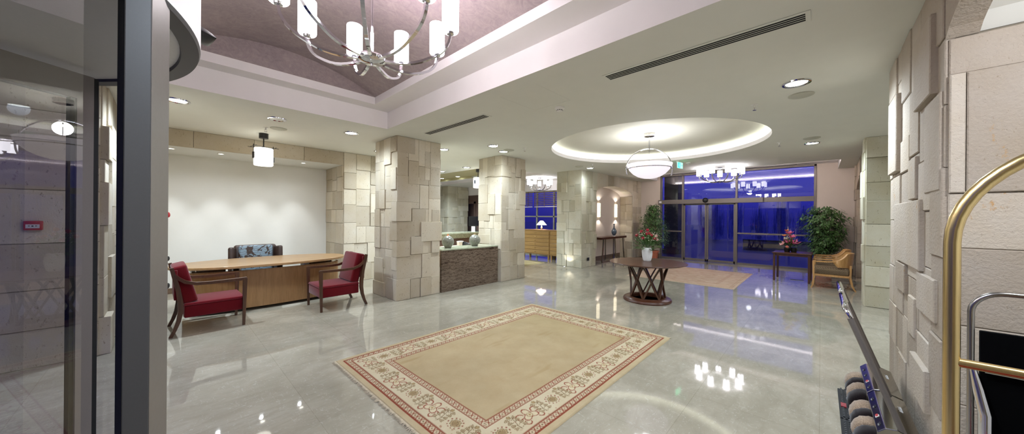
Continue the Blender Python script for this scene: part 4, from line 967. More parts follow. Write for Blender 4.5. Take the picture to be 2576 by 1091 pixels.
for a, z, kind, m, lab, s in ((-.02, .36, 'lily', 'pinkpetal', 'highest pink lily over the black pots', 1.1), (.03, .27, 'lily', 'pinkpetal', 'pink lily just below the highest one over the black pots', 1.05), (.06, .12, 'lily', 'pinkpetal', 'low right pink lily over the black pots', 1.35), (-.05, .14, 'lily', 'pinkpetal', 'low central pink lily over the black pots', 1.1),
                           (-.13, .09, 'lily', 'palepink', 'pale pink lily at the left of the black pots', .9), (-.05, .03, 'rose', 'coral', 'coral carnation low in front of the black pots', 1.2), (-.07, .23, 'lily', 'cream', 'cream lily in the middle left over the black pots', .8), (-.07, .44, 'lily', 'orange', 'spiky orange flower at the top over the black pots', .6), (-.11, .31, 'lily', 'orange', 'spiky orange flower at the upper left over the black pots', .6)):
    # a spreads across the view, toward the right is -y
    x, y = -.06, -a; bloom('lily' if kind == 'lily' else 'carnation', lab, 'flower', 'lilies on the side table', LB, (LB[0]+x-.03, LB[1]+y, .80+z), kind, M[m], s)
greenery('dark green leaves around the pink lilies on the side table', LB, 110, .2, .28, .11, .022, 12)
tw = MB()
for k in range(7):
    rr = random.Random(k); q = Vector((rr.uniform(-.03, .03), rr.uniform(-.12, .1), .5+rr.uniform(-.05, .1))); tw.tube([(0, 0, 0), q*.6+Vector((0, rr.uniform(-.05, .05), 0)), q], [.004, .003, .0015], 5)
o = tw.build('dry_twigs', M['cream']); o.location = LB; tag(o, 'pale dry twigs rising from the lily arrangement', 'twigs', None, 'stuff')

def tub_chair(label, loc, rz):
    t = thing('tub_chair', label, 'chair', loc, rz, 'maple tub chairs')
    mb = MB(); vs = mb.box(-.285, -.30, .31, .285, .27, .47, .05, seg=3)
    for v in vs:
        if v.co.y < -.1: v.co.y -= .05*(1-(v.co.x/.3)**2)
        if v.co.z > .4: v.co.z += .02*(1-(v.co.x/.3)**2)
    mb.build('seat', M['check'], t)
    mb = MB(); n = 24; O_ = []; I_ = []
    for k in range(n+1):
        u = -1+2*k/n; a = u*PI/2; x = .305*math.sin(a)/abs(math.sin(PI/2)); y = .03+.29*math.cos(a)**.7 if math.cos(a) > 1e-6 else .03
        ht = .64+.17*min(1, max(0, (1-abs(u))/.35))**1.3; zb = .60 if abs(u) > .93 else .50
        O_.append((mb.v((x, y, zb)), mb.v((x*1.03, y+.03, ht)))); I_.append((mb.v((x*.92, y-.025, zb)), mb.v((x*.95, y+.005, ht))))
    for k in range(n):
        mb.face([O_[k][0], O_[k+1][0], O_[k+1][1], O_[k][1]]); mb.face([I_[k][0], I_[k][1], I_[k+1][1], I_[k+1][0]]); mb.face([O_[k][1], O_[k+1][1], I_[k+1][1], I_[k][1]]); mb.face([O_[k][0], I_[k][0], I_[k+1][0], O_[k+1][0]])
    mb.face([O_[0][0], O_[0][1], I_[0][1], I_[0][0]]); mb.face([O_[n][0], I_[n][0], I_[n][1], O_[n][1]]); mb.build('backrest', M['maple'], t, ang=50)
    for s in (-1, 1):
        mb = MB(); mb.tube([(s*.30, -.325, .605), (s*.30, -.1, .61), (s*.298, .06, .625)], [.026, .026, .024], 4, flat=.8); mb.build('arm', M['maple'], t, ang=50)
        mb = MB(); mb.tube([(s*.30, -.345, 0), (s*.30, -.315, .09), (s*.30, -.305, .25), (s*.30, -.31, .61)], [.019, .021, .026, .026], 4); mb.build('front_leg', M['maple'], t, ang=50)
        mb = MB(); mb.tube([(s*.24, .36, 0), (s*.24, .31, .1), (s*.235, .275, .3), (s*.22, .285, .55)], [.018, .021, .026, .024], 4); mb.build('rear_leg', M['maple'], t, ang=50)
    mb = MB(); mb.box(-.28, -.29, .28, .28, .26, .325); mb.build('seat_frame', M['maple'], t, smooth=False)
    return t
tub_chair('nearer maple tub chair with a checked seat beside the side table', (10.40, -.19, 0), math.radians(180))
tub_chair('farther maple tub chair behind the nearer one by the ficus', (11.6, -.2, 0), math.radians(180))
fg = thing('floor_grille', 'small rectangular grille set in the floor beside the side table', 'floor grille', (11.05, .44, 0), 0)
mb = MB(); mb.box(-.05, -.14, .0, .05, .14, .006, .002); mb.build('frame', M['steel'], fg, smooth=False); mb = MB(); mb.box(-.035, -.125, .006, .035, .125, .0075); mb.build('slot', M['dark'], fg, smooth=False)
ul = thing('floor_uplight', 'small lit floor uplight at the foot of the farthest stone column', 'floor light', (8.6, 5.85, 0)); mb = MB(); mb.lathe([(.06, 0), (.058, .006), (.045, .008)], 20); mb.build('trim_ring', M['steel'], ul); mb = MB(); mb.lathe([(.045, .007), (.001, .009)], 20); mb.build('lens', M['small_lens'], ul)

# ================================================================== RUGS
import numpy as np
def smooth(e0, e1, x): 
    t = np.clip((x-e0)/(e1-e0), 0, 1); return t*t*(3-2*t)
def rug_mesh(name, W, D, res, colour, amp=.002):
    nx, ny = int(W/res)+1, int(D/res)+1
    xs = np.linspace(-W/2, W/2, nx); ys = np.linspace(-D/2, D/2, ny); X, Y = np.meshgrid(xs, ys)
    rgb = colour(X, Y); Z = .012 + amp*np.sin(X*9+Y*3)*np.sin(Y*7-X*2); edge = (np.abs(X) > W/2-res*.5) | (np.abs(Y) > D/2-res*.5); Z[edge] = .001
    co = np.stack([X, Y, Z], -1).reshape(-1, 3).astype(np.float32)
    i = np.arange(nx*ny).reshape(ny, nx); q = np.stack([i[:-1, :-1], i[:-1, 1:], i[1:, 1:], i[1:, :-1]], -1).reshape(-1, 4)
    me = bpy.data.meshes.new(name); me.vertices.add(len(co)); me.vertices.foreach_set('co', co.ravel())
    me.loops.add(q.size); me.loops.foreach_set('vertex_index', q.ravel().astype(np.int32)); me.polygons.add(len(q)); me.polygons.foreach_set('loop_start', (np.arange(len(q))*4).astype(np.int32))
    me.update(calc_edges=True); at = me.color_attributes.new('tone', 'FLOAT_COLOR', 'POINT')
    at.data.foreach_set('color', np.concatenate([rgb.reshape(-1, 3), np.ones((nx*ny, 1))], 1).astype(np.float32).ravel())
    me.polygons.foreach_set('use_smooth', np.ones(len(q), bool)); me.materials.append(M['rug']); o = bpy.data.objects.new(name, me); COL.objects.link(o); return o
def lin(h): return np.array(C(h)[:3])
def over(rgb, m, c): return rgb*(1-m[..., None]) + lin(c)*m[..., None]
def band_coords(X, Y, W, D):
    """distance from the edge, and run along the nearest side measured from its middle"""
    dx = W/2-np.abs(X); dy = D/2-np.abs(Y); onx = dx < dy
    return np.minimum(dx, dy), np.where(onx, Y, X), np.where(onx, D/2, W/2)
def ln(d, w): return 1-smooth(w*.6, w*1.3, np.abs(d))
def guard(rgb, d, s, a, b):
    """narrow red guard stripe with a running row of crosses"""
    m = ((d > a) & (d < b)).astype(float); rgb = over(rgb, m*.12, '#a06a45')
    for e in (a, b): rgb = over(rgb, ln(d-e, .0055), '#87402c')
    for e in (a+.009, b-.009): rgb = over(rgb, ln(d-e, .003)*.7, '#87402c')
    p = .058; u = (s/p) % 1.0 - .5; v = (d-(a+b)/2)/(b-a)*2
    cr = np.minimum(np.abs(u*1.5-v*.62), np.abs(u*1.5+v*.62)); rgb = over(rgb, m*(1-smooth(.07, .17, cr))*(np.abs(v) < .74), '#87402c')
    u2 = ((s/p)+.5) % 1.0 - .5; rr = np.hypot(u2*1.5, v*.6); rgb = over(rgb, m*(1-smooth(.10, .18, rr)), '#6e5138'); return rgb
def motif_rosette(rgb, u, v, m):
    r = np.hypot(u, v*1.15); a = np.arctan2(v, u); k = r/(1+.10*np.cos(8*a))
    rgb = over(rgb, m*(1-smooth(.040, .047, k)), '#b39d77'); rgb = over(rgb, m*ln(k-.044, .0035), '#7c664a'); rgb = over(rgb, m*(1-smooth(.018, .024, r)), '#97805c'); rgb = over(rgb, m*ln(r-.026, .0028), '#7c664a')
    k3 = np.hypot(((a/(2*PI/12)) % 1-.5)*.036, (r-.066)*1.2); return over(rgb, m*(1-smooth(.006, .010, k3)), '#87382a') 
def motif_branch(rgb, u, v, m):
    rgb = over(rgb, m*ln(u-.012*np.sin(v*30), .0032)*(np.abs(v) < .085), '#7c6547')
    for i, vv in enumerate((-.07, -.03, .01, .05)):
        for s in (-1, 1):
            cx, cy = s*(.046-.003*i), vv+.018; x, y = u-cx, v-cy; r = np.hypot(x, y*1.1); aa = np.arctan2(y, x); k = r/(1+.16*np.cos(3*aa+i))
            rgb = over(rgb, m*(1-smooth(.015, .018, k)), '#b3a081'); rgb = over(rgb, m*ln(k-.0165, .0026), '#86714f'); rgb = over(rgb, m*(1-smooth(.004, .008, r)), '#8d7a5e')
            t = np.clip(u/cx, 0, 1); rgb = over(rgb, m*ln(v-(vv+.016*t), .0024)*((u/cx > 0) & (u/cx < .75)), '#7c6547')
    r = np.hypot(u, v-.088); rgb = over(rgb, m*(1-smooth(.014, .018, r)), '#a58e66'); return over(rgb, m*ln(r-.016, .0024), '#86714f')
def motif_palmette(rgb, u, v, m):
    red = '#8c3d2a'; r = np.hypot(u, v); a = np.arctan2(u, v)
    k = r-(.055+.022*np.cos(3*a)); rgb = over(rgb, m*ln(k, .0055), red); rgb = over(rgb, m*(1-smooth(-.012, -.008, k))*.5, '#d6c7a2')
    r2 = np.hypot(u, v+.005); rgb = over(rgb, m*ln(r2-.024, .003), '#8d6a48'); rgb = over(rgb, m*(1-smooth(.008, .012, r2)), '#a98a5e')
    for s in (-1, 1):
        x, y = u*s-.085, v-.02; rr = np.hypot(x, y); aa = np.arctan2(y, x); rgb = over(rgb, m*ln(rr-(.030+.006*aa/PI), .005)*(aa > -2.2), red)
        x, y = u*s-.075, v+.06; rr = np.hypot(x, y); aa = np.arctan2(y, x); rgb = over(rgb, m*ln(rr-.026, .0045)*(aa < 1.4), red)
        x, y = u*s-.12, v-.055; rgb = over(rgb, m*(1-smooth(.7, 1.1, np.hypot(x/.017, y/.008))), red)
    return rgb
def noise2(X, Y, seed, n=14, f0=2.0, f1=26.0):
    r = np.random.RandomState(seed); o = np.zeros_like(X)
    for i in range(n):
        f = f0*(f1/f0)**(i/n); a = r.uniform(0, 2*PI); o += np.sin(f*(X*np.cos(a)+Y*np.sin(a))+r.uniform(0, 6.28)+1.5*np.sin(f*.6*(Y*np.cos(a)-X*np.sin(a))))/(1+i*.25)
    return o/3.0
W1_, D1_ = 3.23, 2.33
def rug1(X, Y):
    d, s, half = band_coords(X, Y, W1_, D1_); n = noise2(X, Y*1.5, 2); fld = lin('#b5a27e')*np.ones(X.shape+(1,))
    fld = fld*(1+.07*n[..., None]); g = smooth(.2, 1.3, X)[..., None]; fld = fld*(1-.3*g)+fld*np.array([1.0, 1.02, .88])*.3*g*1.02
    st = noise2(X*.6, Y*3, 7, 10, 6, 40); fld = over(fld, smooth(.55, 1.2, st)*.35, '#9c8152')
    rgb = fld; brd = (d < .435).astype(float); cream = over(fld, brd*.85, '#cfc3a6'); rgb = np.where((d < .435)[..., None], cream, fld)
    outer = (d < .06).astype(float); rgb = over(rgb, outer*.8, '#b9a682')
    rgb = guard(rgb, d, s, .062, .125); rgb = guard(rgb, d, s, .365, .43)
    P = .60; v = d-.245; m = ((d > .13) & (d < .36)).astype(float)
    q = (s+half % P*0)/P
    u0 = (q % 1.0-.5)*P
    rgb = motif_palmette(rgb, u0, v, m*(np.abs(u0) < .15))
    u1 = ((q+.5) % 1.0-.5)*P; rgb = motif_rosette(rgb, u1, v, m*(np.abs(u1) < .10))
    u2 = ((q+.25) % 1.0-.5)*P; rgb = motif_branch(rgb, u2, v*1.05, m*(np.abs(u2) < .085)); u3 = ((q+.75) % 1.0-.5)*P; rgb = motif_branch(rgb, u3, v*1.05, m*(np.abs(u3) < .085))
    fl = noise2(X, Y, 17, 10, 60, 160); rgb = over(rgb, m*smooth(.95, 1.2, fl)*.6, '#9a5a3c')
    return np.clip(rgb, 0, 1)
r1 = thing('patterned_rug', 'large tan rug with a red and cream floral border in the foreground', 'rug', (2.853, 2.565, 0))
o = rug_mesh('pile', W1_, D1_, .0065, rug1); o.parent = r1
def fringe(parent, x, y0, y1, sgn, seed, L=.042, step=.0032):
    rnd = random.Random(seed); mb = MB(); y = y0
    while y < y1:
        l = L*rnd.uniform(.5, 1.1); dy = rnd.uniform(-.012, .012); w = .003
        a, b = (x, y-w, .008), (x, y+w, .008); c, d = (x+sgn*l, y+dy+w*.6, .002), (x+sgn*l, y+dy-w*.6, .002)
        m1, m2 = (x+sgn*l*.5, y+dy*.2+w, .009), (x+sgn*l*.5, y+dy*.2-w, .009); mb.quad(a, b, m1, m2); mb.quad(m2, m1, c, d); y += step
    return mb.build('fringe', M['fringe'], parent, smooth=False)
fringe(r1, -W1_/2+.003, -D1_/2, D1_/2, -1, 1); fringe(r1, W1_/2-.003, -D1_/2, D1_/2, 1, 2)
W2_, D2_ = 2.75, 2.42
def rug2(X, Y):
    d, s, half = band_coords(X, Y, W2_, D2_); n = noise2(X, Y, 3); rgb = lin('#c3aa95')*np.ones(X.shape+(1,))*(1+.05*n[..., None])
    for e in (.06, .1, .38, .42): rgb = over(rgb, ln(d-e, .009)*.5, '#a37f6c')
    f = noise2(X, Y, 12, 12, 18, 60); rgb = over(rgb, smooth(.5, .9, f)*.45, '#aa8572'); rgb = over(rgb, smooth(.6, 1, -f)*.5, '#d8c9b4'); return np.clip(rgb, 0, 1)
r2 = thing('pale_rug', 'faded pinkish beige rug between the round table and the glass doors', 'rug', (9.93, 2.59, 0)); o = rug_mesh('pile', W2_, D2_, .02, rug2); o.parent = r2
fringe(r2, -W2_/2+.003, -D2_/2, D2_/2, -1, 4, .05, .012); fringe(r2, W2_/2-.003, -D2_/2, D2_/2, 1, 5, .05, .012)
W3_, D3_ = 1.3, 1.5
def rug3(X, Y):
    d, s, half = band_coords(X, Y, W3_, D3_); rgb = lin('#cdbf93')*np.ones(X.shape+(1,))*(1+.06*noise2(X, Y, 5)[..., None]); rgb = over(rgb, ln(d-.06, .02), '#5a4c37'); f = noise2(X, Y, 15, 12, 18, 60); return np.clip(over(rgb, smooth(.5, .9, f)*.4, '#a98f62'), 0, 1)
r3 = thing('small_rug', 'small pale yellow rug in front of the oak dresser', 'rug', (8.22, 7.56, 0)); o = rug_mesh('pile', W3_, D3_, .03, rug3); o.parent = r3; fringe(r3, W3_/2-.003, -D3_/2, D3_/2, 1, 6, .04, .02)

# ================================================================== SHOE POLISHERS
def shoe_polisher(label, x, L, seed):
    t = thing('shoe_polisher', label, 'shoe polisher', (x, -.34, 0), 0, 'steel shoe polishing machines'); h = L/2
    mb = MB(); mb.prism([(-.095, .04), (-.095, .272), (.0, .305), (.05, .298), (.085, .262), (.085, .05), (.03, .04)], -h, h, axis='X')
    mb.build('body', M['mirror_steel'], t, smooth=False, bev=.004)
    sl = Vector((0, .035, -.036)).normalized(); nrm = Vector((0, .036, .035)).normalized()
    for k, q in enumerate((-.75, -.32, .12, .55)):
        c = Vector((h*q, .0675, .281)) + nrm*.0015; ic = MB(); ex_ = Vector((1, 0, 0)); ey = -sl
        def P_(a, b): return c + ex_*a + ey*b
        if k == 1: 
            ic.poly([P_(-.03, -.012), P_(.0, -.012), P_(.0, .012), P_(-.03, .012)]); i0 = ic.build('sticker', M['label_pale'], t, smooth=False)
            ic = MB(); c = c+nrm*.0006; ic.poly([P_(-.02, -.008), P_(.016, -.01), P_(.016, .006), P_(-.02, .008)]); ic.build('sticker_mark', M['label_red'], i0, smooth=False)
        else:
            ic.poly([P_(-.014, -.01), P_(.012, -.01), P_(.012, -.004), P_(-.014, -.002)]); i0 = ic.build('sticker', M['label_pale'], t, smooth=False); ic = MB(); c = c+nrm*.0006; r = random.Random(seed+k)
            for j in range(3): ic.tube([P_(-.02+.013*j, -.008), P_(-.012+.013*j, .006*r.choice((-1, 1))), P_(-.004+.013*j, .008)], .0014, 4)
            ic.build('sticker_mark', M['label_dark'], i0, smooth=False)
    ic = MB(); r = random.Random(5)   # small cursive maker mark on the lid
    for j in range(4):
        xx = h*.5-.10+.022*j; ic.tube([(xx, -.06, .2855), (xx+.006, -.045+.008*(j % 2), .2905), (xx+.012, -.06, .2855), (xx+.02, -.055, .287)], .0014, 4)
    ic.build('script_mark', M['label_pale'], t, smooth=False)
    mb = MB(); mb.box(-h*1.0, .02, .0, h*1.0, .222, .022, .003); mb.build('tray', M['rubber'], t, smooth=False)
    mb = MB()
    for i in range(int(L/.03)):
        for j in range(5): mb.box(-h+.012+.03*i, .095+.025*j, .022, -h+.034+.03*i, .106+.025*j, .030)
    mb.build('tread', M['black'], t, smooth=False)
    mb = MB(); mb.box(-h*.35, .18, .024, -h*.1, .212, .0315); mb.build('tread_pad', M['redbox'], t, smooth=False)
    for (a, b, m) in ((h*.42, h*.88, 'bristle_l'), (h*.02, h*.40, 'bristle_d'), (-h*.42, -h*.0, 'bristle_l'), (-h*.92, -h*.46, 'bristle_d')):
        mb = MB(); R = .098; w = b-a
        mb.lathe([(.02, a), (R*.8, a), (R*.96, a+w*.12), (R, a+w*.4), (R, a+w*.7), (R*.93, a+w*.92), (R*.75, b), (.02, b)], 40, (0, .085, .135), 'X')
        for v in mb.bm.verts:
            r = random.Random(int(v.co.x*9999)+int(v.co.y*99999)+seed); v.co.z += r.uniform(-.003, .003); v.co.y += r.uniform(-.003, .003)
        mb.build('brush', M[m], t, ang=60)
    mb = MB(); mb.lathe([(.001, -h*.98), (.045, -h*.98), (.045, -h*.92), (.001, -h*.92)], 24, (0, .085, .135), 'X'); mb.build('brush_disc', M['brushwood'], t)
    lo = Vector((0, -.02, .29)); hi = Vector((0, .222, .985)); mb = MB()

    for sg in (-1, 1):
        mb = MB(); mb.tube([(sg*h*.93, lo.y, lo.z), (sg*h*.93, *(lo.lerp(hi, .93))[1:])], .0165, 12); mb.build('handle_post', M['grey_metal'], t)
    path = []
    for q in range(7): a = PI/2*q/6; path.append((h*.93-.055+.055*math.cos(a), a))
    pts = [(h*.93, *(lo.lerp(hi, .91))[1:])] + [(x_, *(lo.lerp(hi, .93+.07*math.sin(a)))[1:]) for x_, a in path]; pts += [(-x_, y, z) for x_, y, z in reversed(pts)]
    mb = MB(); mb.tube(pts, .018, 12); mb.build('handle_bar', M['chrome'], t)
    return t
shoe_polisher('farther steel shoe polisher with a slanted handle by the stone wall', 3.9, .6, 1)
shoe_polisher('nearer steel shoe polisher with round brushes by the stone wall', 3.28, .6, 2)
cb = MB(); cb.tube([(2.86, -.43, .11+.085*math.sin(a)) if False else (2.90+.05*math.cos(a), -.452+.012*math.sin(2*a), .15+.085*math.sin(a)) for a in [2*PI*k/28 for k in range(29)]], .007, 8); cb.tube([(2.90, -.452, .07), (2.93, -.45, .008), (3.02, -.45, .008)], .006, 8)
tag(cb.build('power_cable', M['rubber']), 'looped black power cable at the wall beside the nearer shoe polisher', 'cable')

# ================================================================== LUGGAGE CART AND FRAME IN THE NICHE
lc = thing('luggage_cart', 'brass luggage cart with an arched tube frame at the right edge', 'luggage cart', (1.53, -.70, 0))
for x, n in ((.45, 0), (-.45, 1)):
    path = [(x, .35, .30), (x, .35, 1.0), (x, .35, 1.47)] + [(x, .35*math.cos(a), 1.47+.35*math.sin(a)) for a in [PI*k/24 for k in range(1, 24)]] + [(x, -.35, 1.47), (x, -.35, 1.0), (x, -.35, .30)]
    mb = MB(); mb.tube(path, .0205, 20); mb.build('arch_tube', M['brass'], lc, ang=60)
    mb = MB(); mb.tube([(x, .345, 1.035), (x, -.345, 1.035)], .0165, 14); mb.build('cross_rail', M['brass'], lc)
mb = MB(); mb.tube([(.45, 0, 1.82), (-.45, 0, 1.82)], .018, 14); mb.build('hanging_rail', M['brass'], lc)
mb = MB(); mb.box(-.52, -.38, .22, .52, .38, .29, .01); mb.build('platform', M['brass'], lc); mb = MB(); mb.box(-.49, -.35, .29, .49, .35, .305, .004); mb.build('carpet', M['redfab'], lc)
mb = MB(); mb.tube([(-.53, -.39, .25), (.53, -.39, .25), (.53, .39, .25), (-.53, .39, .25)], .018, 8, closed=True); mb.build('bumper', M['rubber'], lc)
for x in (-.40, .40):
    for y in (-.28, .28):
        mb = MB(); mb.lathe([(.03, -.02), (.085, -.02), (.1, -.012), (.1, .012), (.085, .02), (.03, .02)], 24, (x, y, .1), 'Y'); w = mb.build('wheel', M['rubber'], lc); mb = MB(); mb.box(x-.02, y-.03, .1, x+.02, y+.03, .225, .004); mb.build('fork', M['chrome'], w, smooth=False)
ft = thing('tube_frame_trolley', 'grey steel tube frame with a black panel behind the brass cart', 'trolley', (2.45, -.86, 0))
path = [(0, .375, .12), (0, .375, 1.1)] + [(0, .285+.09*math.cos(a), 1.148+.09*math.sin(a)) for a in [PI/2*k/8 for k in range(9)]] + [(0, -.285-.09*math.sin(a), 1.148+.09*math.cos(a)) for a in [PI/2*k/8 for k in range(9)]] + [(0, -.375, 1.1), (0, -.375, .12)]
mb = MB(); mb.tube(path, .0105, 12); mb.build('tube_frame', M['steel'], ft, ang=60)
mb = MB(); mb.box(-.012, -.362, .2, .012, .352, 1.07, .004); mb.build('black_panel', plain('black_cloth', '#040405', 1.0, spec=.05, grain=.2), ft, smooth=False)
mb = MB(); mb.tube([(-.028, .345, .905), (-.028, -.345, .905)], .009, 10); mb.build('cross_tube', M['chrome'], ft)
mb = MB(); mb.tube([(-.02, .372, .9), (-.03, .36, .82), (-.04, .345, .72), (-.04, .345, .3), (-.03, .345, .1)], [.010, .016, .019, .019, .016], 12); mb.build('side_guard', M['chrome'], ft)
for y in (-.33, .33):
    for x in (-.16, .16): mb = MB(); mb.lathe([(.02, -.015), (.055, -.015), (.06, 0), (.055, .015), (.02, .015)], 18, (x, y, .06), 'Y'); mb.build('wheel', M['rubber'], ft)
mb = MB()
for y in (-.36, .36): mb.tube([(-.17, y, .13), (.17, y, .13)], .012, 8)
mb.build('base_tube', M['alu'], ft)

# ================================================================== FIRE CALL POINT
fa = thing('fire_call_point', 'small red fire alarm call point on the stone wall behind the door glass', 'fire alarm', (-.91, 5.715, 1.427))
mb = MB(); mb.box(-.054, -.045, -.046, .054, .012, .046, .006); mb.build('case', M['red'], fa)
mb = MB(); mb.box(-.04, -.048, -.026, .04, -.044, .012); mb.build('window', M['label_pale'], fa, smooth=False)
mb = MB(); mb.poly([(-.03, -.0485, -.004), (-.016, -.0485, -.010), (-.016, -.0485, .002)]); mb.lathe([(.007, -.0487), (.001, -.0488)], 14, (0, 0, -.005), 'Y'); mb.poly([(.03, -.0485, -.004), (.016, -.0485, -.010), (.016, -.0485, .002)]); mb.build('press_mark', M['label_dark'], fa, smooth=False)

# ================================================================== OUTSIDE AT DUSK
g = MB(); g.box(-60, -60, -.3, -1.5, 90, -.14); g.box(13.42, -60, -.3, 90, 90, -.06); g.box(10.7, 6, -.3, 13.42, 90, -.06); S_(g.build('ground', M['pave'], smooth=False), 'dark bluish paved forecourt outside the glass')
cn = thing('roof_canopy', 'dark slatted roof eave outside at the upper left of the glass doors', 'roof', (14.6, 5.3, 3.55))
mb = MB(); mb.box(-1.2, -1.2, .1, 1.6, 2.2, .3); mb.build('roof_slab', M['eave'], cn, smooth=False); mb = MB()
for k in range(14): mb.box(-1.2+.2*k, -1.25, 0, -1.1+.2*k, 2.2, .1)
mb.build('slat', M['eave'], cn, smooth=False)
c2 = thing('roof_canopy', 'dark roof eave outside at the upper right corner of the glass', 'roof', (15.2, -1.7, 3.55)); mb = MB(); mb.box(-1.2, -1.8, .05, 1.6, 1.62, .25); mb.build('roof_slab', M['eave'], c2, smooth=False)
mb = MB()
for k in range(14): mb.box(-1.2+.2*k, -1.8, -.05, -1.1+.2*k, 1.66, .05)
mb.build('slat', M['eave'], c2, smooth=False)
mb = MB(); mb.box(-.6, -.6, -3.62, 0, 0, .05); mb.build('pillar', M['eave'], c2, smooth=False)
os_ = thing('outdoor_column', 'dark square column standing outside behind the left end of the glass doors', 'column', (16.2, 5.0, -.06)); mb = MB(); mb.box(-.3, -.3, 0, .3, .3, 3.6, .01); mb.build('shaft', M['eave'], os_, smooth=False); mb = MB(); mb.box(-.36, -.36, 0, .36, .36, .2, .01); mb.build('base', M['eave'], os_, smooth=False)
gw = MB(); gw.box(0, -9, -.06, .35, 3.0, .42, .01); gw.box(-.03, -9, .42, .38, 3.0, .48, .01); o = gw.build('garden_wall', M['pave']); o.location = (21, 0, 0); tag(o, 'low garden wall beyond the forecourt outside the glass doors', 'wall')
def dusk_tree(label, x, y, h, w, seed):
    t = thing('poplar_tree', label, 'tree', (x, y, -.06), 0, 'dark trees beyond the forecourt'); rnd = random.Random(seed)
    mb = MB(); mb.tube([(0, 0, 0), (0, 0, h*.5), (rnd.uniform(-.1, .1), 0, h)], [.12, .09, .02], 6); mb.build('trunk', M['tree'], t)
    mb = MB()
    for k in range(190):
        z = h*rnd.uniform(0, .55); a = rnd.uniform(0, 6.28); r = w*rnd.uniform(.05, 1); l = h*rnd.uniform(.3, .6)*(1-.25*r/w); x, y = r*math.cos(a), r*math.sin(a)
        mb.tube([(x*.85, y*.85, z), (x*.95, y*.95, z+l*.6), (x, y, min(h*1.05, z+l))], [.016, .012, .004], 3)
    mb.build('branches', M['tree'], t, smooth=False)
TL = ['tree seen through the left door leaf', 'tree seen between the two door leaves', 'tree seen through the right door leaf', 'tree seen just right of the middle mullion', 'tree seen through the left part of the large right pane', 'tree seen in the middle of the large right pane', 'tree seen above the lilies through the large pane', 'tree seen at the right end of the large pane', 'tree seen right beside the ficus through the glass', 'tree farthest right beyond the glass']
for k in range(10): dusk_tree('dark leafless ' + TL[k], 30+random.Random(k).uniform(-2, 2), 9.6-1.25*k, 2.9+random.Random(k+50).uniform(-.4, .5), .6, k)

# ================================================================== LIGHT
def lamp(kind, loc, power, col=(1, 1, 1), size=.1, rot=(0, 0, 0), **kw):
    d = bpy.data.lights.new('lamp', kind); d.energy = power; d.color = col
    if kind == 'AREA': d.shape = 'DISK'; d.size = size
    else: d.shadow_soft_size = size
    for k, v in kw.items(): setattr(d, k, v)
    o = bpy.data.objects.new('lamp', d); o.location = loc; o.rotation_euler = rot; COL.objects.link(o); return o
G = (.86, 1.0, 1.14); WARM = (1, .94, .86); NEU = (.95, .98, 1.05)
for x, y, lab in DL: lamp('SPOT', (x, y, CZ-.05), {4.65: 105, 3.32: 45, 5.2: 34, 8.62: 26, 4.17: 55, 2.25: 70, 4.66: 150, 8.54: 120}.get(x, 185), G, .09, spot_size=math.radians(165), spot_blend=.8)
for x, y in ((8.25, 10.9), (8.2, 11.95)): lamp('SPOT', (x, y, 3.12), 90, G, .09, spot_size=math.radians(150), spot_blend=.6)
for x in (.05, .71, 1.39, 2.08):
    lamp('SPOT', (x, 8.72, 2.69), 46, (.93, .98, 1.04), .02, rot=(math.radians(4), 0, 0), spot_size=math.radians(58), spot_blend=.75)
    lamp('SPOT', (x, 8.5, 2.69), 8, (.93, .98, 1.04), .03, spot_size=math.radians(150), spot_blend=1.0)
lamp('POINT', (6.83, 2.58, 2.85), 42, NEU, .1)
lamp('POINT', (1.2, 7.33, 2.6), 30, WARM, .15)
for x in (10.75, 12.1): lamp('SPOT', (x, 5.76, 2.14), 5, WARM, .04, rot=(PI, 0, 0), spot_size=2.2); lamp('SPOT', (x, 5.76, 1.5), 5, WARM, .04, spot_size=2.2)
lamp('SPOT', (8.6, 5.8, .03), 8, WARM, .03, rot=(PI+.15, 0, 0), spot_size=1.6)
lamp('POINT', (9.83, 7.74, 1.33), 3, WARM, .05)
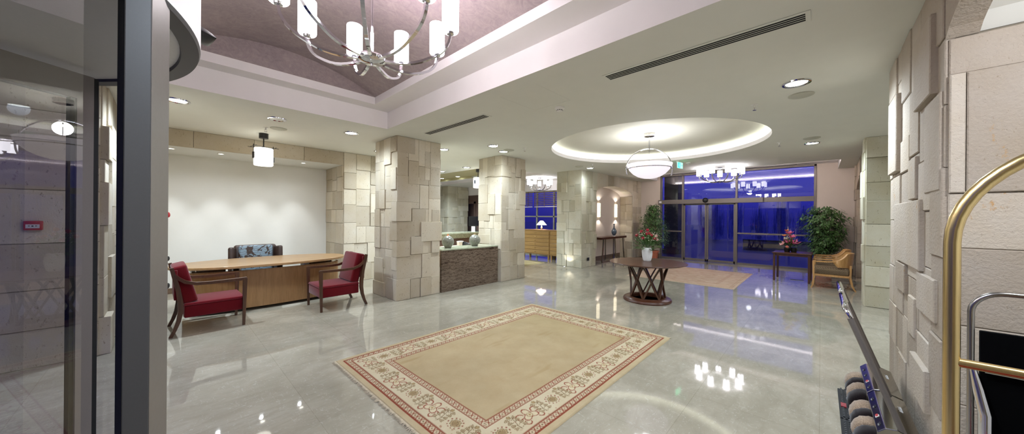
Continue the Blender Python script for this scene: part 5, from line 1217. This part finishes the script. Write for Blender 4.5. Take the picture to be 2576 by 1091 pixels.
# further unseen lamps without fittings; the first is added to brighten the niche jamb
for x, y in ((1.1, .5), (6.6, -2.2), (6.6, 9.6), (5.4, 11.5), (4.5, 6.9)): lamp('SPOT', (x, y, CZ-.05), 145, G, .09, spot_size=math.radians(165), spot_blend=.8)

lamp('SPOT', (1.75, -.95, 2.6), 50, NEU, .1, rot=(0, math.radians(-35), 0), spot_size=math.radians(165), spot_blend=.6)  # added unseen spot inside the niche, brightens the jamb
w = bpy.data.worlds.new('dusk'); S.world = w; w.use_nodes = True; nt = w.node_tree; bg = nt.nodes['Background']
tc = nt.nodes.new('ShaderNodeTexCoord'); sp = nt.nodes.new('ShaderNodeSeparateXYZ'); rp = nt.nodes.new('ShaderNodeValToRGB')
nt.links.new(tc.outputs['Generated'], sp.inputs[0]); nt.links.new(sp.outputs['Z'], rp.inputs[0]); e = rp.color_ramp.elements
e[0].position = 0; e[0].color = (.02, .02, .24, 1); e[1].position = .5; e[1].color = (.075, .085, .74, 1); x = e.new(.05); x.color = (.036, .038, .42, 1); x = e.new(.16); x.color = (.07, .078, .70, 1)
nt.links.new(rp.outputs[0], bg.inputs[0]); bg.inputs[1].default_value = .70

# ================================================================== CAMERA
cd = bpy.data.cameras.new('camera'); cd.sensor_width = 36; cd.sensor_fit = 'HORIZONTAL'; cd.lens = 822/2576*36; cd.clip_start = .02; cd.clip_end = 300
cam = bpy.data.objects.new('camera', cd); COL.objects.link(cam); S.camera = cam
yaw = math.radians(43.4); roll = math.atan(.008)
F = Vector((math.cos(yaw), math.sin(yaw), 0)); R0 = Vector((math.sin(yaw), -math.cos(yaw), 0)); U0 = Vector((0, 0, 1))
R = R0*math.cos(roll) + U0*math.sin(roll); U = U0*math.cos(roll) - R0*math.sin(roll)
cam.matrix_world = Matrix(((R.x, U.x, -F.x, 0), (R.y, U.y, -F.y, 0), (R.z, U.z, -F.z, 1.55), (0, 0, 0, 1)))
S.view_settings.view_transform = 'Standard'; S.view_settings.look = 'None'; S.view_settings.exposure = .36
